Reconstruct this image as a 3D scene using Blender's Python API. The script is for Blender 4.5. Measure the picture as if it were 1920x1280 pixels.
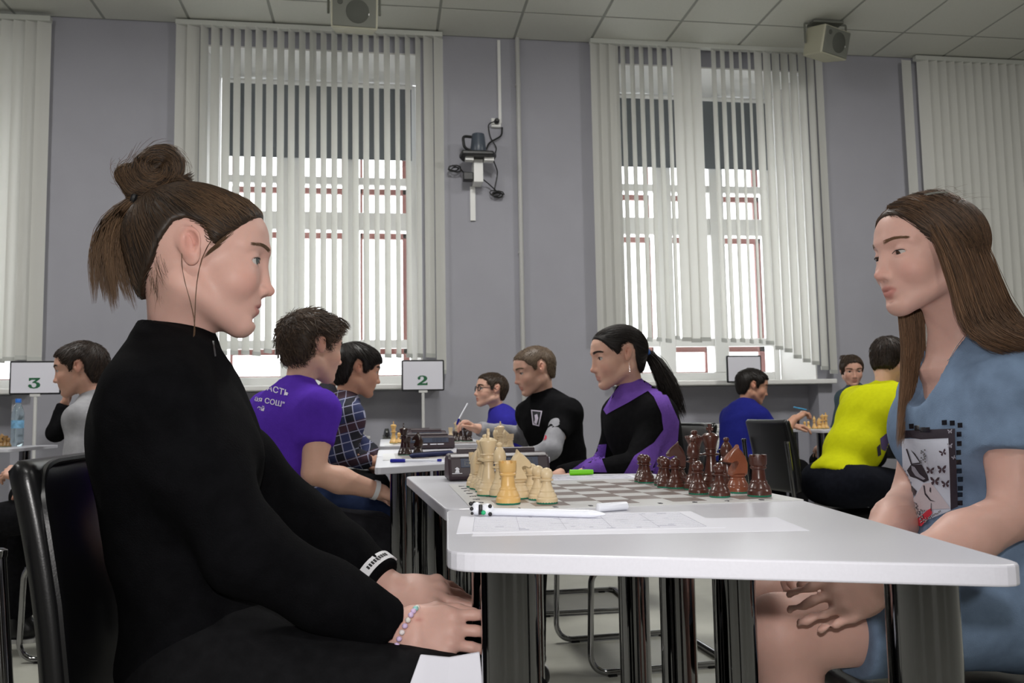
import bpy, bmesh, math, random
import numpy as np
from mathutils import Vector, Matrix
from mathutils.bvhtree import BVHTree
random.seed(7)
A_ = lambda v: np.array(v, dtype=np.float64)
rng = np.random.default_rng(7)
for o in list(bpy.data.objects):
    bpy.data.objects.remove(o)
SC = bpy.context.scene
COL = SC.collection

# ------------------------------------------------------------------ camera
F = 1600.0                      # focal length in pixels of the 1920x1280 frame
PITCH, ROLL, YAW, ZC = 0.0857, -0.0177, -0.150, 0.8786

def _axes():
    cp, sp = math.cos(PITCH), math.sin(PITCH)
    fwd = np.array([0, cp, sp]); up = np.array([0, -sp, cp]); right = np.array([1, 0, 0.])
    c, s = math.cos(ROLL), math.sin(ROLL)
    r2 = c*right+s*up; u2 = -s*right+c*up
    cy, sy = math.cos(YAW), math.sin(YAW)
    M = np.array([[cy, -sy, 0], [sy, cy, 0], [0, 0, 1]])
    return M@r2, M@u2, M@fwd
CR, CU, CW = _axes()
CP = np.array([0, 0, ZC])
cam_d = bpy.data.cameras.new('camera')
cam = bpy.data.objects.new('camera', cam_d)
COL.objects.link(cam)
cam.matrix_world = Matrix(((CR[0], CU[0], -CW[0], 0), (CR[1], CU[1], -CW[1], 0), (CR[2], CU[2], -CW[2], ZC), (0, 0, 0, 1)))
cam_d.sensor_width = 36.0
cam_d.lens = 36.0*F/1920
cam_d.clip_start = 0.05
cam_d.dof.use_dof = True
cam_d.dof.focus_distance = 1.33
cam_d.dof.aperture_fstop = 15.0
SC.camera = cam

def ray(x, y):
    return (x-960)/F*CR-(y-640)/F*CU+CW
def onz(x, y, z):               # photo pixel -> point at height z
    d = ray(x, y); return CP+d*((z-ZC)/d[2])
def ony(x, y, Y):               # photo pixel -> point on the plane parallel to the window wall
    d = ray(x, y); return CP+d*(Y/d[1])
def dep(x, y, D):               # photo pixel -> point at distance D along the view axis
    return CP+ray(x, y)*D

# ------------------------------------------------------------------ light
W = bpy.data.worlds.new('overcast_sky'); SC.world = W; W.use_nodes = True
_bg = W.node_tree.nodes['Background']
_bg.inputs[0].default_value = (0.97, 0.985, 1.0, 1); _bg.inputs[1].default_value = 5.0
SC.view_settings.view_transform = 'Standard'
SC.view_settings.look = 'None'
SC.view_settings.exposure = 0.0
SC.view_settings.gamma = 1.0
SC.view_settings.use_curve_mapping = False

def area_light(name, loc, size, power, target, color=(1, 1, 1), sizey=None):
    l = bpy.data.lights.new(name, 'AREA'); l.energy = power; l.color = color; l.size = size
    if sizey:
        l.shape = 'RECTANGLE'; l.size_y = sizey
    o = bpy.data.objects.new(name, l); COL.objects.link(o); o.location = loc
    o.rotation_euler = (Vector(target)-Vector(loc)).to_track_quat('-Z', 'Y').to_euler()
    return o
# the photographer's flash, just above the lens
FL = bpy.data.lights.new('camera_flash', 'SPOT'); FL.energy = 35.0; FL.spot_size = math.radians(100); FL.spot_blend = 0.8
FL.shadow_soft_size = 0.012; FL.color = (1.0, 0.97, 0.95)
FLO = bpy.data.objects.new('camera_flash', FL); COL.objects.link(FLO)
FLO.location = Vector(CP+CU*0.085-CW*0.02)
FLO.rotation_euler = (Vector(CW)+Vector((0, 0, 0.02))).to_track_quat('-Z', 'Y').to_euler()

# ------------------------------------------------------------------ materials
MATS = {}
def mat(name, col, rough=0.5, metal=0.0, spec=0.5, coat=0.0, noise=None, bump=None, sub=0.0, trans=0.0, emit=None, alpha=1.0):
    """procedural principled material; noise=(scale, amount) varies the colour, bump=(scale, strength)"""
    if name in MATS: return MATS[name]
    m = bpy.data.materials.new(name); m.use_nodes = True
    nt = m.node_tree; b = nt.nodes['Principled BSDF']
    b.inputs['Base Color'].default_value = (*col, 1); b.inputs['Roughness'].default_value = rough
    b.inputs['Metallic'].default_value = metal; b.inputs['Specular IOR Level'].default_value = spec
    b.inputs['Coat Weight'].default_value = coat
    if sub:
        b.inputs['Subsurface Weight'].default_value = sub
        b.inputs['Subsurface Radius'].default_value = (0.010, 0.004, 0.002); b.inputs['Subsurface Scale'].default_value = 0.6
    if trans: b.inputs['Transmission Weight'].default_value = trans
    if emit:
        b.inputs['Emission Color'].default_value = (*emit[0], 1); b.inputs['Emission Strength'].default_value = emit[1]
    b.inputs['Alpha'].default_value = alpha
    if noise or bump:
        tc = nt.nodes.new('ShaderNodeTexCoord')
    if noise:
        n = nt.nodes.new('ShaderNodeTexNoise'); n.inputs['Scale'].default_value = noise[0]; n.inputs['Detail'].default_value = 5
        nt.links.new(tc.outputs['Object'], n.inputs['Vector'])
        r = nt.nodes.new('ShaderNodeValToRGB'); a = noise[1]
        r.color_ramp.elements[0].position = 0.3; r.color_ramp.elements[1].position = 0.7
        r.color_ramp.elements[0].color = (*[max(0, c*(1-a)) for c in col], 1); r.color_ramp.elements[1].color = (*[min(1, c*(1+a)) for c in col], 1)
        nt.links.new(n.outputs['Fac'], r.inputs['Fac']); nt.links.new(r.outputs['Color'], b.inputs['Base Color'])
    if bump:
        n2 = nt.nodes.new('ShaderNodeTexNoise'); n2.inputs['Scale'].default_value = bump[0]; n2.inputs['Detail'].default_value = 4
        nt.links.new(tc.outputs['Object'], n2.inputs['Vector'])
        bp = nt.nodes.new('ShaderNodeBump'); bp.inputs['Strength'].default_value = bump[1]; bp.inputs['Distance'].default_value = 0.002
        nt.links.new(n2.outputs['Fac'], bp.inputs['Height']); nt.links.new(bp.outputs['Normal'], b.inputs['Normal'])
    MATS[name] = m
    return m

def srgb(r, g, b):
    f = lambda c: (c/255/12.92) if c/255 <= 0.04045 else ((c/255+0.055)/1.055)**2.4
    return (f(r), f(g), f(b))

# ------------------------------------------------------------------ mesh helpers
class MB:
    """collects shapes and links them as one mesh object"""
    def __init__(s): s.v = []; s.f = []; s.mi = []
    def add(s, vs, fs, mi=0):
        o = len(s.v); s.v += [tuple(map(float, v)) for v in vs]; s.f += [tuple(i+o for i in f) for f in fs]; s.mi += [mi]*len(fs); return s
    def box(s, x0, x1, y0, y1, z0, z1, M=None, mi=0):
        vs = [(x, y, z) for x in (x0, x1) for y in (y0, y1) for z in (z0, z1)]
        if M is not None: vs = [M@Vector(v) for v in vs]
        return s.add(vs, [(0, 1, 3, 2), (4, 6, 7, 5), (0, 4, 5, 1), (2, 3, 7, 6), (0, 2, 6, 4), (1, 5, 7, 3)], mi)
    def lathe(s, prof, n=24, M=None, cap=True, mi=0):
        vs = []; fs = []
        for r, z in prof:
            for i in range(n):
                a = 2*math.pi*i/n; vs.append((r*math.cos(a), r*math.sin(a), z))
        for j in range(len(prof)-1):
            for i in range(n):
                k = (i+1) % n; fs.append((j*n+i, j*n+k, (j+1)*n+k, (j+1)*n+i))
        if cap:
            fs.append(tuple(range(n-1, -1, -1))); fs.append(tuple((len(prof)-1)*n+i for i in range(n)))
        if M is not None: vs = [M@Vector(v) for v in vs]
        return s.add(vs, fs, mi)
    def tube(s, pts, r, n=10, cap=True, mi=0, closed=False):
        P = [Vector(p) for p in pts]; m = len(P)
        rad = r if hasattr(r, '__len__') else [r]*m
        vs = []; fs = []; N = None
        for i in range(m):
            if closed: t = (P[(i+1) % m]-P[i-1])
            else: t = (P[min(i+1, m-1)]-P[max(i-1, 0)])
            t.normalize()
            if N is None:
                N = t.orthogonal().normalized()
            else:
                N = (N-t*N.dot(t)); N = N.normalized() if N.length > 1e-6 else t.orthogonal().normalized()
            B = t.cross(N)
            for k in range(n):
                a = 2*math.pi*k/n; vs.append(P[i]+(N*math.cos(a)+B*math.sin(a))*rad[i])
        for i in range(m if closed else m-1):
            j = (i+1) % m
            for k in range(n):
                l = (k+1) % n; fs.append((i*n+k, i*n+l, j*n+l, j*n+k))
        if cap and not closed:
            fs.append(tuple(range(n-1, -1, -1))); fs.append(tuple((m-1)*n+k for k in range(n)))
        return s.add(vs, fs, mi)
    def prism(s, poly, z0, z1, M=None, mi=0):
        n = len(poly); vs = [(x, y, z0) for x, y in poly]+[(x, y, z1) for x, y in poly]
        if M is not None: vs = [M@Vector(v) for v in vs]
        fs = [tuple(range(n-1, -1, -1)), tuple(range(n, 2*n))]+[(i, (i+1) % n, n+(i+1) % n, n+i) for i in range(n)]
        return s.add(vs, fs, mi)
    def ball(s, c, r, n=12, m=8, mi=0, M=None):
        rx, ry, rz = r if hasattr(r, '__len__') else (r, r, r)
        vs = [(c[0], c[1], c[2]-rz)]; fs = []
        for j in range(1, m):
            ph = -math.pi/2+math.pi*j/m
            for i in range(n):
                a = 2*math.pi*i/n; vs.append((c[0]+rx*math.cos(ph)*math.cos(a), c[1]+ry*math.cos(ph)*math.sin(a), c[2]+rz*math.sin(ph)))
        vs.append((c[0], c[1], c[2]+rz)); T = len(vs)-1
        for i in range(n):
            k = (i+1) % n
            fs.append((0, 1+k, 1+i)); fs.append((T, 1+(m-2)*n+i, 1+(m-2)*n+k))
            for j in range(m-2):
                fs.append((1+j*n+i, 1+j*n+k, 1+(j+1)*n+k, 1+(j+1)*n+i))
        if M is not None: vs = [M@Vector(v) for v in vs]
        return s.add(vs, fs, mi)
    def build(s, name, mats, parent=None, smooth=True, angle=40, bevel=0, seg=2, loc=None, wp=None):
        if wp is not None:                                         # shapes given in world space, parent at rest on the floor
            parent = wp; I = wp.matrix_basis.inverted(); s.v = [tuple(I@Vector(v)) for v in s.v]
        me = bpy.data.meshes.new(name); me.from_pydata(s.v, [], s.f); me.update()
        for m in (mats if isinstance(mats, (list, tuple)) else [mats]): me.materials.append(m)
        me.polygons.foreach_set('material_index', s.mi)
        o = bpy.data.objects.new(name, me); COL.objects.link(o)
        if loc is not None: o.location = loc
        if parent is not None: o.parent = parent
        if bevel:
            b = o.modifiers.new('bevel', 'BEVEL'); b.width = bevel; b.segments = seg; b.limit_method = 'ANGLE'; b.angle_limit = math.radians(35)
            b.harden_normals = False
        if smooth:
            me.polygons.foreach_set('use_smooth', [True]*len(me.polygons))
            try: me.set_sharp_from_angle(angle=math.radians(angle))
            except Exception: pass
        return o

def tag(o, label=None, cat=None, group=None, kind=None):
    if label: o['label'] = label
    if cat: o['category'] = cat
    if group: o['group'] = group
    if kind: o['kind'] = kind
    return o
def thing(name, label, cat, loc=(0, 0, 0), rz=0.0, group=None):
    o = bpy.data.objects.new(name, None); COL.objects.link(o); o.location = loc; o.rotation_euler = (0, 0, rz)
    o.empty_display_size = 0.05
    return tag(o, label, cat, group)
def copy_tree(o, parent=None):
    c = o.copy(); COL.objects.link(c)
    if parent is not None: c.parent = parent
    for ch in o.children: copy_tree(ch, c)
    return c
def bend(pts, r, n=5):
    """round the inner corners of a polyline with radius r"""
    P = [Vector(p) for p in pts]; out = [P[0]]
    for i in range(1, len(P)-1):
        a = (P[i-1]-P[i]).normalized(); b = (P[i+1]-P[i]).normalized()
        A = P[i]+a*r; B = P[i]+b*r
        for k in range(n+1):
            t = k/n; out.append((A*(1-t)+P[i]*t)*(1-t)+(P[i]*(1-t)+B*t)*t)
    out.append(P[-1]); return out
def Rz(a): return Matrix.Rotation(a, 4, 'Z')
def T(x, y, z): return Matrix.Translation((x, y, z))

M_CHROME = mat('chrome', (0.30, 0.30, 0.31), 0.06, 1.0)
M_LEGCHROME = mat('leg_chrome', (0.21, 0.21, 0.22), 0.05, 1.0)
M_WHITE = mat('white_laminate', srgb(198, 198, 206), 0.32, noise=(400, 0.02))
M_LEATHER = mat('black_leather', (0.006, 0.006, 0.007), 0.30, bump=(420, 0.06))
M_BLACKP = mat('black_plastic', (0.01, 0.01, 0.011), 0.4)
# ------------------------------------------------------------------ the room
YW, YF, ZCEIL, ZSILL = 6.30, 6.90, 3.775, 1.115
XL, XR, YB = -5.6, 8.2, -3.6
M_WALL = mat('wall_lavender_paint', srgb(163, 163, 172), 0.75, noise=(3, 0.03), bump=(260, 0.06))
M_REVEAL = mat('white_reveal_plaster', srgb(232, 232, 230), 0.7)
M_FLOOR = mat('grey_linoleum', srgb(168, 168, 158), 0.38, noise=(6, 0.07))
M_CEIL = mat('ceiling_tile_white', srgb(205, 206, 198), 0.8, noise=(120, 0.03))
M_JOINT = mat('ceiling_joint_grey', srgb(158, 160, 154), 0.8)
M_PVC = mat('white_pvc', srgb(236, 236, 234), 0.35)
M_BROWN = mat('red_brown_frame_paint', srgb(120, 72, 66), 0.5)
M_SHADE = mat('charcoal_shade_cloth', srgb(112, 117, 122), 0.8)
OPEN = [(-4.35, -2.52), (-1.285, 0.285), (1.83, 3.385), (4.62, 6.25)]
ZTOP = 3.62

fl = MB().box(XL, XR, YB, YW+0.2, -0.1, 0)
tag(fl.build('floor', M_FLOOR), kind='structure')
wb = MB()
xs = [XL]+[v for o in OPEN for v in o]+[XR]
for i in range(0, len(xs), 2):
    wb.box(xs[i], xs[i+1], YW, YW+0.62, 0, ZCEIL)                 # piers
for a, b in OPEN:
    wb.box(a, b, YW, YW+0.62, ZTOP, ZCEIL)                        # lintel
    wb.box(a, b, YW+0.16, YW+0.62, 0, ZSILL-0.04)                 # niche under the sill
tag(wb.build('wall_window_side', M_WALL, smooth=False), kind='structure')
tag(MB().box(XL-0.1, XL, YB, YW+0.6, 0, ZCEIL).build('wall_left', M_WALL, smooth=False), kind='structure')
tag(MB().box(XR, XR+0.1, YB, YW+0.6, 0, ZCEIL).build('wall_right', M_WALL, smooth=False), kind='structure')
tag(MB().box(XL, XR, YB-0.1, YB, 0, ZCEIL).build('wall_rear', mat('rear_wall_darkened', srgb(70, 60, 54), .6, noise=(8, .2)), smooth=False), kind='structure')  # unseen wall, made dark so the chrome legs reflect a dark room
for i, x in enumerate((-2.6, 0.9, 4.2)):                          # white doors added behind the camera to streak the chrome reflections
    d = thing('door_%d' % (i+1), None, None, (x, YB, 0)); d['kind'] = 'structure'
    for sd in (-1, 1):
        lf = MB().box(min(0, sd*.48), max(0, sd*.48), .01, .05, .01, 2.1).build('door_leaf', M_REVEAL, d, bevel=.004, smooth=False)
        MB().tube(bend([(sd*.06, .05, 1.0), (sd*.06, .09, 1.0), (sd*.16, .09, 1.0)], .01), .009, 8).build('door_handle', M_CHROME, lf)
    MB().box(-.56, -.48, 0, .07, 0, 2.18).box(.48, .56, 0, .07, 0, 2.18).box(-.48, .48, 0, .07, 2.1, 2.18).build('door_frame', M_REVEAL, d, bevel=.004, smooth=False)
ce = tag(MB().box(XL, XR, YB, YW+0.62, ZCEIL, ZCEIL+0.1).build('ceiling', M_JOINT, smooth=False), kind='structure')
tile = None
for iy, (y0, y1) in enumerate([(5.86, 6.29), (5.27, 5.85), (4.67, 5.26), (4.07, 4.66)]):
    tile = None
    for ix in range(-9, 14):
        x0 = 0.42+0.597*ix
        if x0 < XL or x0 > XR-0.6: continue
        if tile is None:
            tile = MB().box(0, 0.578, 0, y1-y0-.006, -0.005, 0).build('ceiling_tile', M_CEIL, ce, bevel=0.004, seg=1, smooth=False); t = tile
        else:
            t = tile.copy(); COL.objects.link(t)
        t.location = (x0, y0, ZCEIL)
tl = MB()
for ix in range(-9, 13):                                           # rows behind the camera's view, joined
    for iy in range(12):
        x0 = 0.42+0.597*ix; y1 = 4.06-0.597*iy
        tl.box(x0, x0+0.585, y1-0.585, y1, ZCEIL-0.014, ZCEIL)
tag(tl.build('ceiling_tiles_beyond', M_CEIL, ce, smooth=False), kind='stuff')

# ---- windows: reveals, white inner frame, red-brown outer frame, panes
M_GLASS = bpy.data.materials.new('window_glass'); M_GLASS.use_nodes = True
_n = M_GLASS.node_tree; _n.nodes.clear()
_o = _n.nodes.new('ShaderNodeOutputMaterial'); _mx = _n.nodes.new('ShaderNodeMixShader'); _t = _n.nodes.new('ShaderNodeBsdfTransparent'); _g = _n.nodes.new('ShaderNodeBsdfGlossy')
_g.inputs['Roughness'].default_value = 0.02; _t.inputs['Color'].default_value = (0.95, 0.96, 0.96, 1); _mx.inputs[0].default_value = 0.06
_n.links.new(_t.outputs[0], _mx.inputs[1]); _n.links.new(_g.outputs[0], _mx.inputs[2]); _n.links.new(_mx.outputs[0], _o.inputs[0])

def zf(z): return ZC+(z-ZC)*(YF/6.55)
def window(idx, a, b):
    root = thing('window_%d' % idx, None, None, ((a+b)/2, YF, 0)); root['kind'] = 'structure'
    w = (b-a)/2
    rv = MB()
    rv.box(-w, -w+0.012, -0.598, 0.0, ZSILL, ZTOP); rv.box(w-0.012, w, -0.598, 0.0, ZSILL, ZTOP); rv.box(-w, w, -0.598, 0.0, ZTOP-0.012, ZTOP+0.0005)
    rv.build('reveal', M_REVEAL, root, smooth=False)
    MB().box(-w-0.12, w+0.12, -0.68, -0.598, ZSILL-0.036, ZSILL).box(-w, w, -0.6, 0.02, ZSILL-0.036, ZSILL).build('window_sill', M_PVC, root, bevel=0.006, smooth=False)
    # frame members at the frame plane
    zb, z1, z2, z3, z4, z5, z6, zt = zf(1.19), zf(1.40), zf(1.465), zf(2.31), zf(2.45), zf(2.665), zf(2.725), ZTOP-0.012
    ww = w-0.012
    m1a, m1b, m2a, m2b = -ww*0.395, -ww*0.215, ww*0.235, ww*0.40
    fr = MB()
    fr.box(-ww, -ww+0.055, 0, 0.06, ZSILL, zt); fr.box(ww-0.055, ww, 0, 0.06, ZSILL, zt)
    fr.box(-ww+.055, ww-.055, 0, 0.06, ZSILL, zb); fr.box(-ww+.055, ww-.055, 0, 0.06, zf(3.40), zt)
    fr.build('frame', M_PVC, root, bevel=0.006, smooth=False)
    for (p, q) in ((m1a, m1b), (m2a, m2b)):
        MB().box(p, q, -0.008, 0.062, zb, zf(3.40)).build('mullion', M_PVC, root, bevel=0.008, smooth=False)
    for (p, q) in ((z1, z2), (z3, z4), (z5, z6)):
        for (s, e) in ((-ww+.055, m1a), (m1b, m2a), (m2b, ww-.055)):
            MB().box(s, e, 0.002, 0.058, p, q).build('transom', M_PVC, root, bevel=0.006, smooth=False)
    pane_x = ((-ww+.055, m1a), (m1b, m2a), (m2b, ww-.055)); pane_z = ((zb, z1), (z2, z3), (z4, z5), (z6, zf(3.40)))
    for (s, e) in pane_x:
        for (p, q) in pane_z:
            MB().box(s, e, 0.028, 0.032, p, q).build('pane', M_GLASS, root, smooth=False)
            # outer red-brown sash behind each pane
            f = MB(); t1 = 0.048; y0, y1 = 0.16, 0.20; s2, e2, p2, q2 = s+.004, e-.004, p-.02, q+.012
            f.box(s2, s2+t1*.4, y0, y1, p2, q2); f.box(e2-t1*(1.1 if e > w*.5 else .35), e2, y0, y1, p2, q2); f.box(s2, e2, y0, y1, p2, p2+t1*.75); f.box(s2, e2, y0, y1, q2-t1, q2)
            f.build('outer_sash', M_BROWN, root, bevel=0.004, smooth=False)
    return root
for i, (a, b) in enumerate(OPEN): window(i+1, a, b)
for i, (a, b) in enumerate(OPEN):
    w = (b-a)/2
    r = thing('roller_shade', ['charcoal roller shade inside the window beyond the table signed 3', 'charcoal roller shade in the upper window behind the girl with the hair bun',
              'charcoal roller shade in the upper window behind the girl with the ponytail', 'charcoal roller shade in the window behind the girl in the denim dress'][i], 'shade', ((a+b)/2, YF-0.05, 0))
    zl = 1.16 if i == 3 else zf(2.862)
    MB().box(-w+.05, w-.05, -0.002, 0.002, zl, zf(3.425)).build('shade_cloth', M_SHADE, r, smooth=False)
    MB().tube([(-w+.04, 0, zf(3.435)), (w-.04, 0, zf(3.435))], 0.02, 12).build('roller', M_PVC, r)
    MB().box(-w+.05, w-.05, -0.006, 0.006, zl-.012, zl).build('hem_bar', M_SHADE, r, smooth=False)

# ---- vertical blinds, every slat a part of its own
M_SLAT = bpy.data.materials.new('blind_fabric'); M_SLAT.use_nodes = True
_n = M_SLAT.node_tree; _n.nodes.clear()
_o = _n.nodes.new('ShaderNodeOutputMaterial'); _mx = _n.nodes.new('ShaderNodeMixShader'); _d = _n.nodes.new('ShaderNodeBsdfDiffuse'); _t = _n.nodes.new('ShaderNodeBsdfTranslucent')
_d.inputs['Color'].default_value = (*srgb(226, 226, 221), 1); _t.inputs['Color'].default_value = (*srgb(222, 222, 217), 1); _mx.inputs[0].default_value = 0.30
_tc = _n.nodes.new('ShaderNodeTexCoord'); _w = _n.nodes.new('ShaderNodeTexWave'); _w.inputs['Scale'].default_value = 60; _w.inputs['Distortion'].default_value = 3
_bp = _n.nodes.new('ShaderNodeBump'); _bp.inputs['Strength'].default_value = 0.15
_n.links.new(_tc.outputs['Object'], _w.inputs['Vector']); _n.links.new(_w.outputs['Fac'], _bp.inputs['Height']); _n.links.new(_bp.outputs['Normal'], _d.inputs['Normal'])
_n.links.new(_d.outputs[0], _mx.inputs[1]); _n.links.new(_t.outputs[0], _mx.inputs[2]); _n.links.new(_mx.outputs[0], _o.inputs[0])
M_RAIL = mat('blind_rail', srgb(200, 202, 196), 0.4)
SLATMESH = {}
def slat_mesh(length):
    key = round(length, 2)
    if key in SLATMESH: return SLATMESH[key]
    m = MB(); n = 5; w = 0.089; vs = []; fs = []
    for j in range(2):
        for i in range(n):
            u = -w/2+w*i/(n-1); vs.append((u, 0.005*(1-(2*u/w)**2), -j*key))
    for i in range(n-1): fs.append((i, i+1, n+i+1, n+i))
    m.add(vs, fs)
    o = m.build('slat', M_SLAT); me = o.data; bpy.data.objects.remove(o)
    SLATMESH[key] = me; return me
M_WT = mat('slat_weight', srgb(190, 192, 188), 0.5)
WT = MB().box(-0.043, 0.043, -0.003, 0.007, 0.0, 0.03).build('slat_weight', M_WT, smooth=False); WTM = WT.data; bpy.data.objects.remove(WT)
def blind(label, x0, x1, ztop, spec):
    root = thing('vertical_blind', label, 'blind', ((x0+x1)/2, YW-0.075, ztop), group=None)
    MB().box(x0-(x0+x1)/2, x1-(x0+x1)/2, -0.025, 0.025, -0.002, 0.035).build('head_rail', M_RAIL, root, bevel=0.004, smooth=False)
    for (x, ang, zbot) in spec:
        o = bpy.data.objects.new('slat', slat_mesh(ztop-zbot)); COL.objects.link(o); o.parent = root
        o.location = (x-(x0+x1)/2, 0, 0); o.rotation_euler = (0, 0, ang)
        b = bpy.data.objects.new('slat_weight', WTM); COL.objects.link(b); b.parent = o
        b.location = (0, 0, -round(ztop-zbot, 2))
    return root
rb = random.Random(3)
s1 = []
for i in range(25):
    x = -1.425+0.0768*i
    ang = math.radians(62+rb.uniform(-4, 4))
    if i < 2: ang = math.radians(28)
    if i > 22: ang = math.radians(35)
    zb = 1.35-0.05*i/24+rb.uniform(-0.012, 0.012)
    if i > 23: zb = 1.18
    s1.append((x, ang, zb))
blind('vertical blind with open white slats behind the girl with the hair bun', -1.47, 0.45, 3.725, s1)
s2 = []
for i in range(26):
    x = 1.63+0.0742*i
    ang = math.radians(47+rb.uniform(-4, 4)); zb = 1.43-0.002*i
    if i < 3: ang = math.radians(20)
    if 9 <= i <= 11: ang = math.radians(6)
    if i == 12: continue
    if i >= 18:
        ang = math.radians(24); zb = 1.42-0.27*(i-17)/8
    s2.append((x, ang, zb+rb.uniform(-0.01, 0.01)))
blind('vertical blind half closed, with one missing slat, behind the ponytail girl', 1.59, 3.53, 3.735, s2)
s0 = [(-2.355-0.078*i, math.radians(22+rb.uniform(-3, 3)), 1.30+0.01*rb.uniform(-1, 1)) for i in range(27)]
blind('closed vertical blind in the window beside the sign numbered 3', -4.5, -2.31, 3.70, s0)
s3 = [(4.40+0.079*i, math.radians(-38+rb.uniform(-3, 3)), 1.2) for i in range(25)]+[(4.255, math.radians(4), 1.2)]
blind('closed vertical blind behind the girl in the denim dress', 4.33, 6.4, 3.725, s3)

# ---- radiators in the niches under the windows
M_RAD = mat('radiator_white', srgb(214, 214, 212), 0.35)
def radiator(label, x0, n, z0=0.12, z1=0.78, y=YW+0.02):
    r = thing('radiator', label, 'radiator', (x0, y, 0))
    for i in range(n):
        m = MB(); x = 0.08*i
        m.box(x+.006, x+.074, 0.0, 0.09, z0+0.03, z1-0.03); m.box(x+.014, x+.066, -0.012, 0.0, z0+0.06, z1-0.13)
        m.box(x+.022, x+.058, 0.01, 0.08, z1-0.03, z1); m.box(x+.01, x+.07, -0.008, 0.002, z1-0.10, z1-0.075); m.box(x+.01, x+.07, -0.008, 0.002, z1-0.06, z1-0.035)
        m.build('section', M_RAD, r, bevel=0.006, smooth=False)
    for z in (z1-0.05, z0+0.05): MB().tube([(-0.02, 0.045, z), (0.08*n+0.02, 0.045, z)], 0.014).build('header_pipe', M_RAD, r)
    for x in (0.05, 0.08*n-0.05):
        MB().box(x-.02, x+.02, 0.02, 0.07, 0, z0+0.035).build('foot', M_RAD, r, smooth=False)
radiator('white sectional radiator under the window behind the ponytail girl', 2.04, 11)
radiator('white sectional radiator under the window behind the boys', -1.0, 11)
rp = MB().tube(bend([(0.0, YW+0.06, 0.73), (0.14, YW+0.06, 0.73), (0.27, YW+0.06, 0.73), (0.27, YW+0.06, 0.02)], 0.03), 0.013)
tag(rp.build('radiator_pipe', M_RAD), 'thin white heating pipe running from the radiator under the sign numbered 2', 'pipe')
vv = thing('radiator_valve', 'small metal radiator valve below the window beside the sign numbered 2', 'valve', (0.02, YW+0.06, 0.73))
MB().lathe([(0.022, -0.02), (0.026, 0), (0.02, 0.03), (0.014, 0.05)], 12, T(0, -0.015, 0.015)).build('valve_head', M_CHROME, vv)
MB().tube([(-0.03, 0, 0), (0.03, 0, 0)], 0.018, 8).build('valve_body', M_CHROME, vv)

# ---- pipe, conduit, socket and the device on the wall between the windows
M_PIPE = mat('painted_pipe', srgb(186, 186, 184), 0.4)
pp = thing('heating_pipe', 'tall painted heating pipe on the wall between the windows', 'pipe', (1.03, YW-0.03, 0))
MB().tube([(0, 0, 0), (0, 0, ZCEIL-0.005)], 0.018, 14).build('riser', M_PIPE, pp)
for z in (0.6, 2.1, 3.4): MB().box(-.02, .02, 0, 0.03, z-.01, z+.01).build('clamp', M_PIPE, pp, smooth=False)
c0 = ony(938, 70, YW); so = ony(930, 232, YW)
tag(MB().box(-.012, .012, -.016, 0, 0, ZCEIL-0.02-so[2]).build('cable_conduit', M_PVC, loc=(so[0]+0.03, YW, so[2]), bevel=0.003, smooth=False), 'thin white cable conduit from the ceiling to the wall socket', 'conduit')
sk = thing('wall_socket', 'white wall socket with a black plug beside the wall device', 'socket', (so[0], YW, so[2]))
MB().box(-.04, .035, -.03, 0, -.035, .035).build('socket_box', M_PVC, sk, bevel=0.006, smooth=False)
MB().lathe([(0.02, 0), (0.02, 0.03), (0.012, 0.045)], 14, T(0, -.03, 0.005)@Matrix.Rotation(math.pi/2, 4, 'X')).build('plug', M_BLACKP, sk)
kp = ony(897, 288, YW-0.16)
M_DEV = mat('slate_grey_plastic', srgb(70, 78, 90), 0.35)
dv = thing('wall_device', 'slate grey jug-shaped device on a black wall bracket', 'device', (kp[0], YW, kp[2]))
MB().lathe([(0.058, 0.0), (0.062, 0.01), (0.056, 0.06), (0.05, 0.12), (0.046, 0.145), (0.03, 0.152)], 20, T(0, -.16, 0)).build('housing', M_DEV, dv)
MB().tube(bend([(-0.05, -.16, 0.125), (-0.115, -.16, 0.13), (-0.105, -.16, 0.04), (-0.055, -.16, 0.02)], 0.03), 0.011, 8).build('handle', M_BLACKP, dv)
MB().prism([(-.13, -.25), (.10, -.25), (.13, -.18), (.12, -.06), (-.11, -.06), (-.14, -.14)], -.035, 0).build('tray', M_BLACKP, dv, bevel=0.01, smooth=False)
for x0, x1 in ((-.10, -.04), (.04, .11)): MB().box(x0, x1, -.20, -.14, -.06, -.035).build('tray_foot', M_PVC, dv, smooth=False)
MB().box(-.035, .035, -.15, 0, -.21, -.036).build('bracket', M_PVC, dv, bevel=0.004, smooth=False)
MB().box(-.11, -.035, -.13, -.06, -.19, -.13).build('adapter', M_BLACKP, dv, bevel=0.006, smooth=False)
MB().box(-.05, -.012, -.018, 0, -.47, -.21).build('trunking', M_PVC, dv, smooth=False)
M_CABLE = mat('black_cable', (0.012, 0.012, 0.013), 0.5)
def coil(c, r, n, seed):
    q = random.Random(seed); pts = []
    for i in range(n*10+1):
        a = i/10*2*math.pi; rr = r*(0.75+0.3*math.sin(a*0.37+seed))
        pts.append((c[0]+rr*math.cos(a)*1.2+q.uniform(-.003, .003), c[1]-0.012*math.sin(a*.5), c[2]+rr*0.62*math.sin(a+0.4*math.sin(a*.3))))
    return pts
MB().tube([(-.09, -.1, -.15)]+coil((-.17, -.06, -.09), .04, 3, 1), 0.0048, 6).build('cable', M_CABLE, dv)
MB().tube(bend([(.03, -.1, -.17), (.08, -.05, -.19), (.15, -.04, -.25)], .02)+coil((.15, -.03, -.27), .045, 4, 2), 0.0045, 6).build('cable', M_CABLE, dv)
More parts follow.
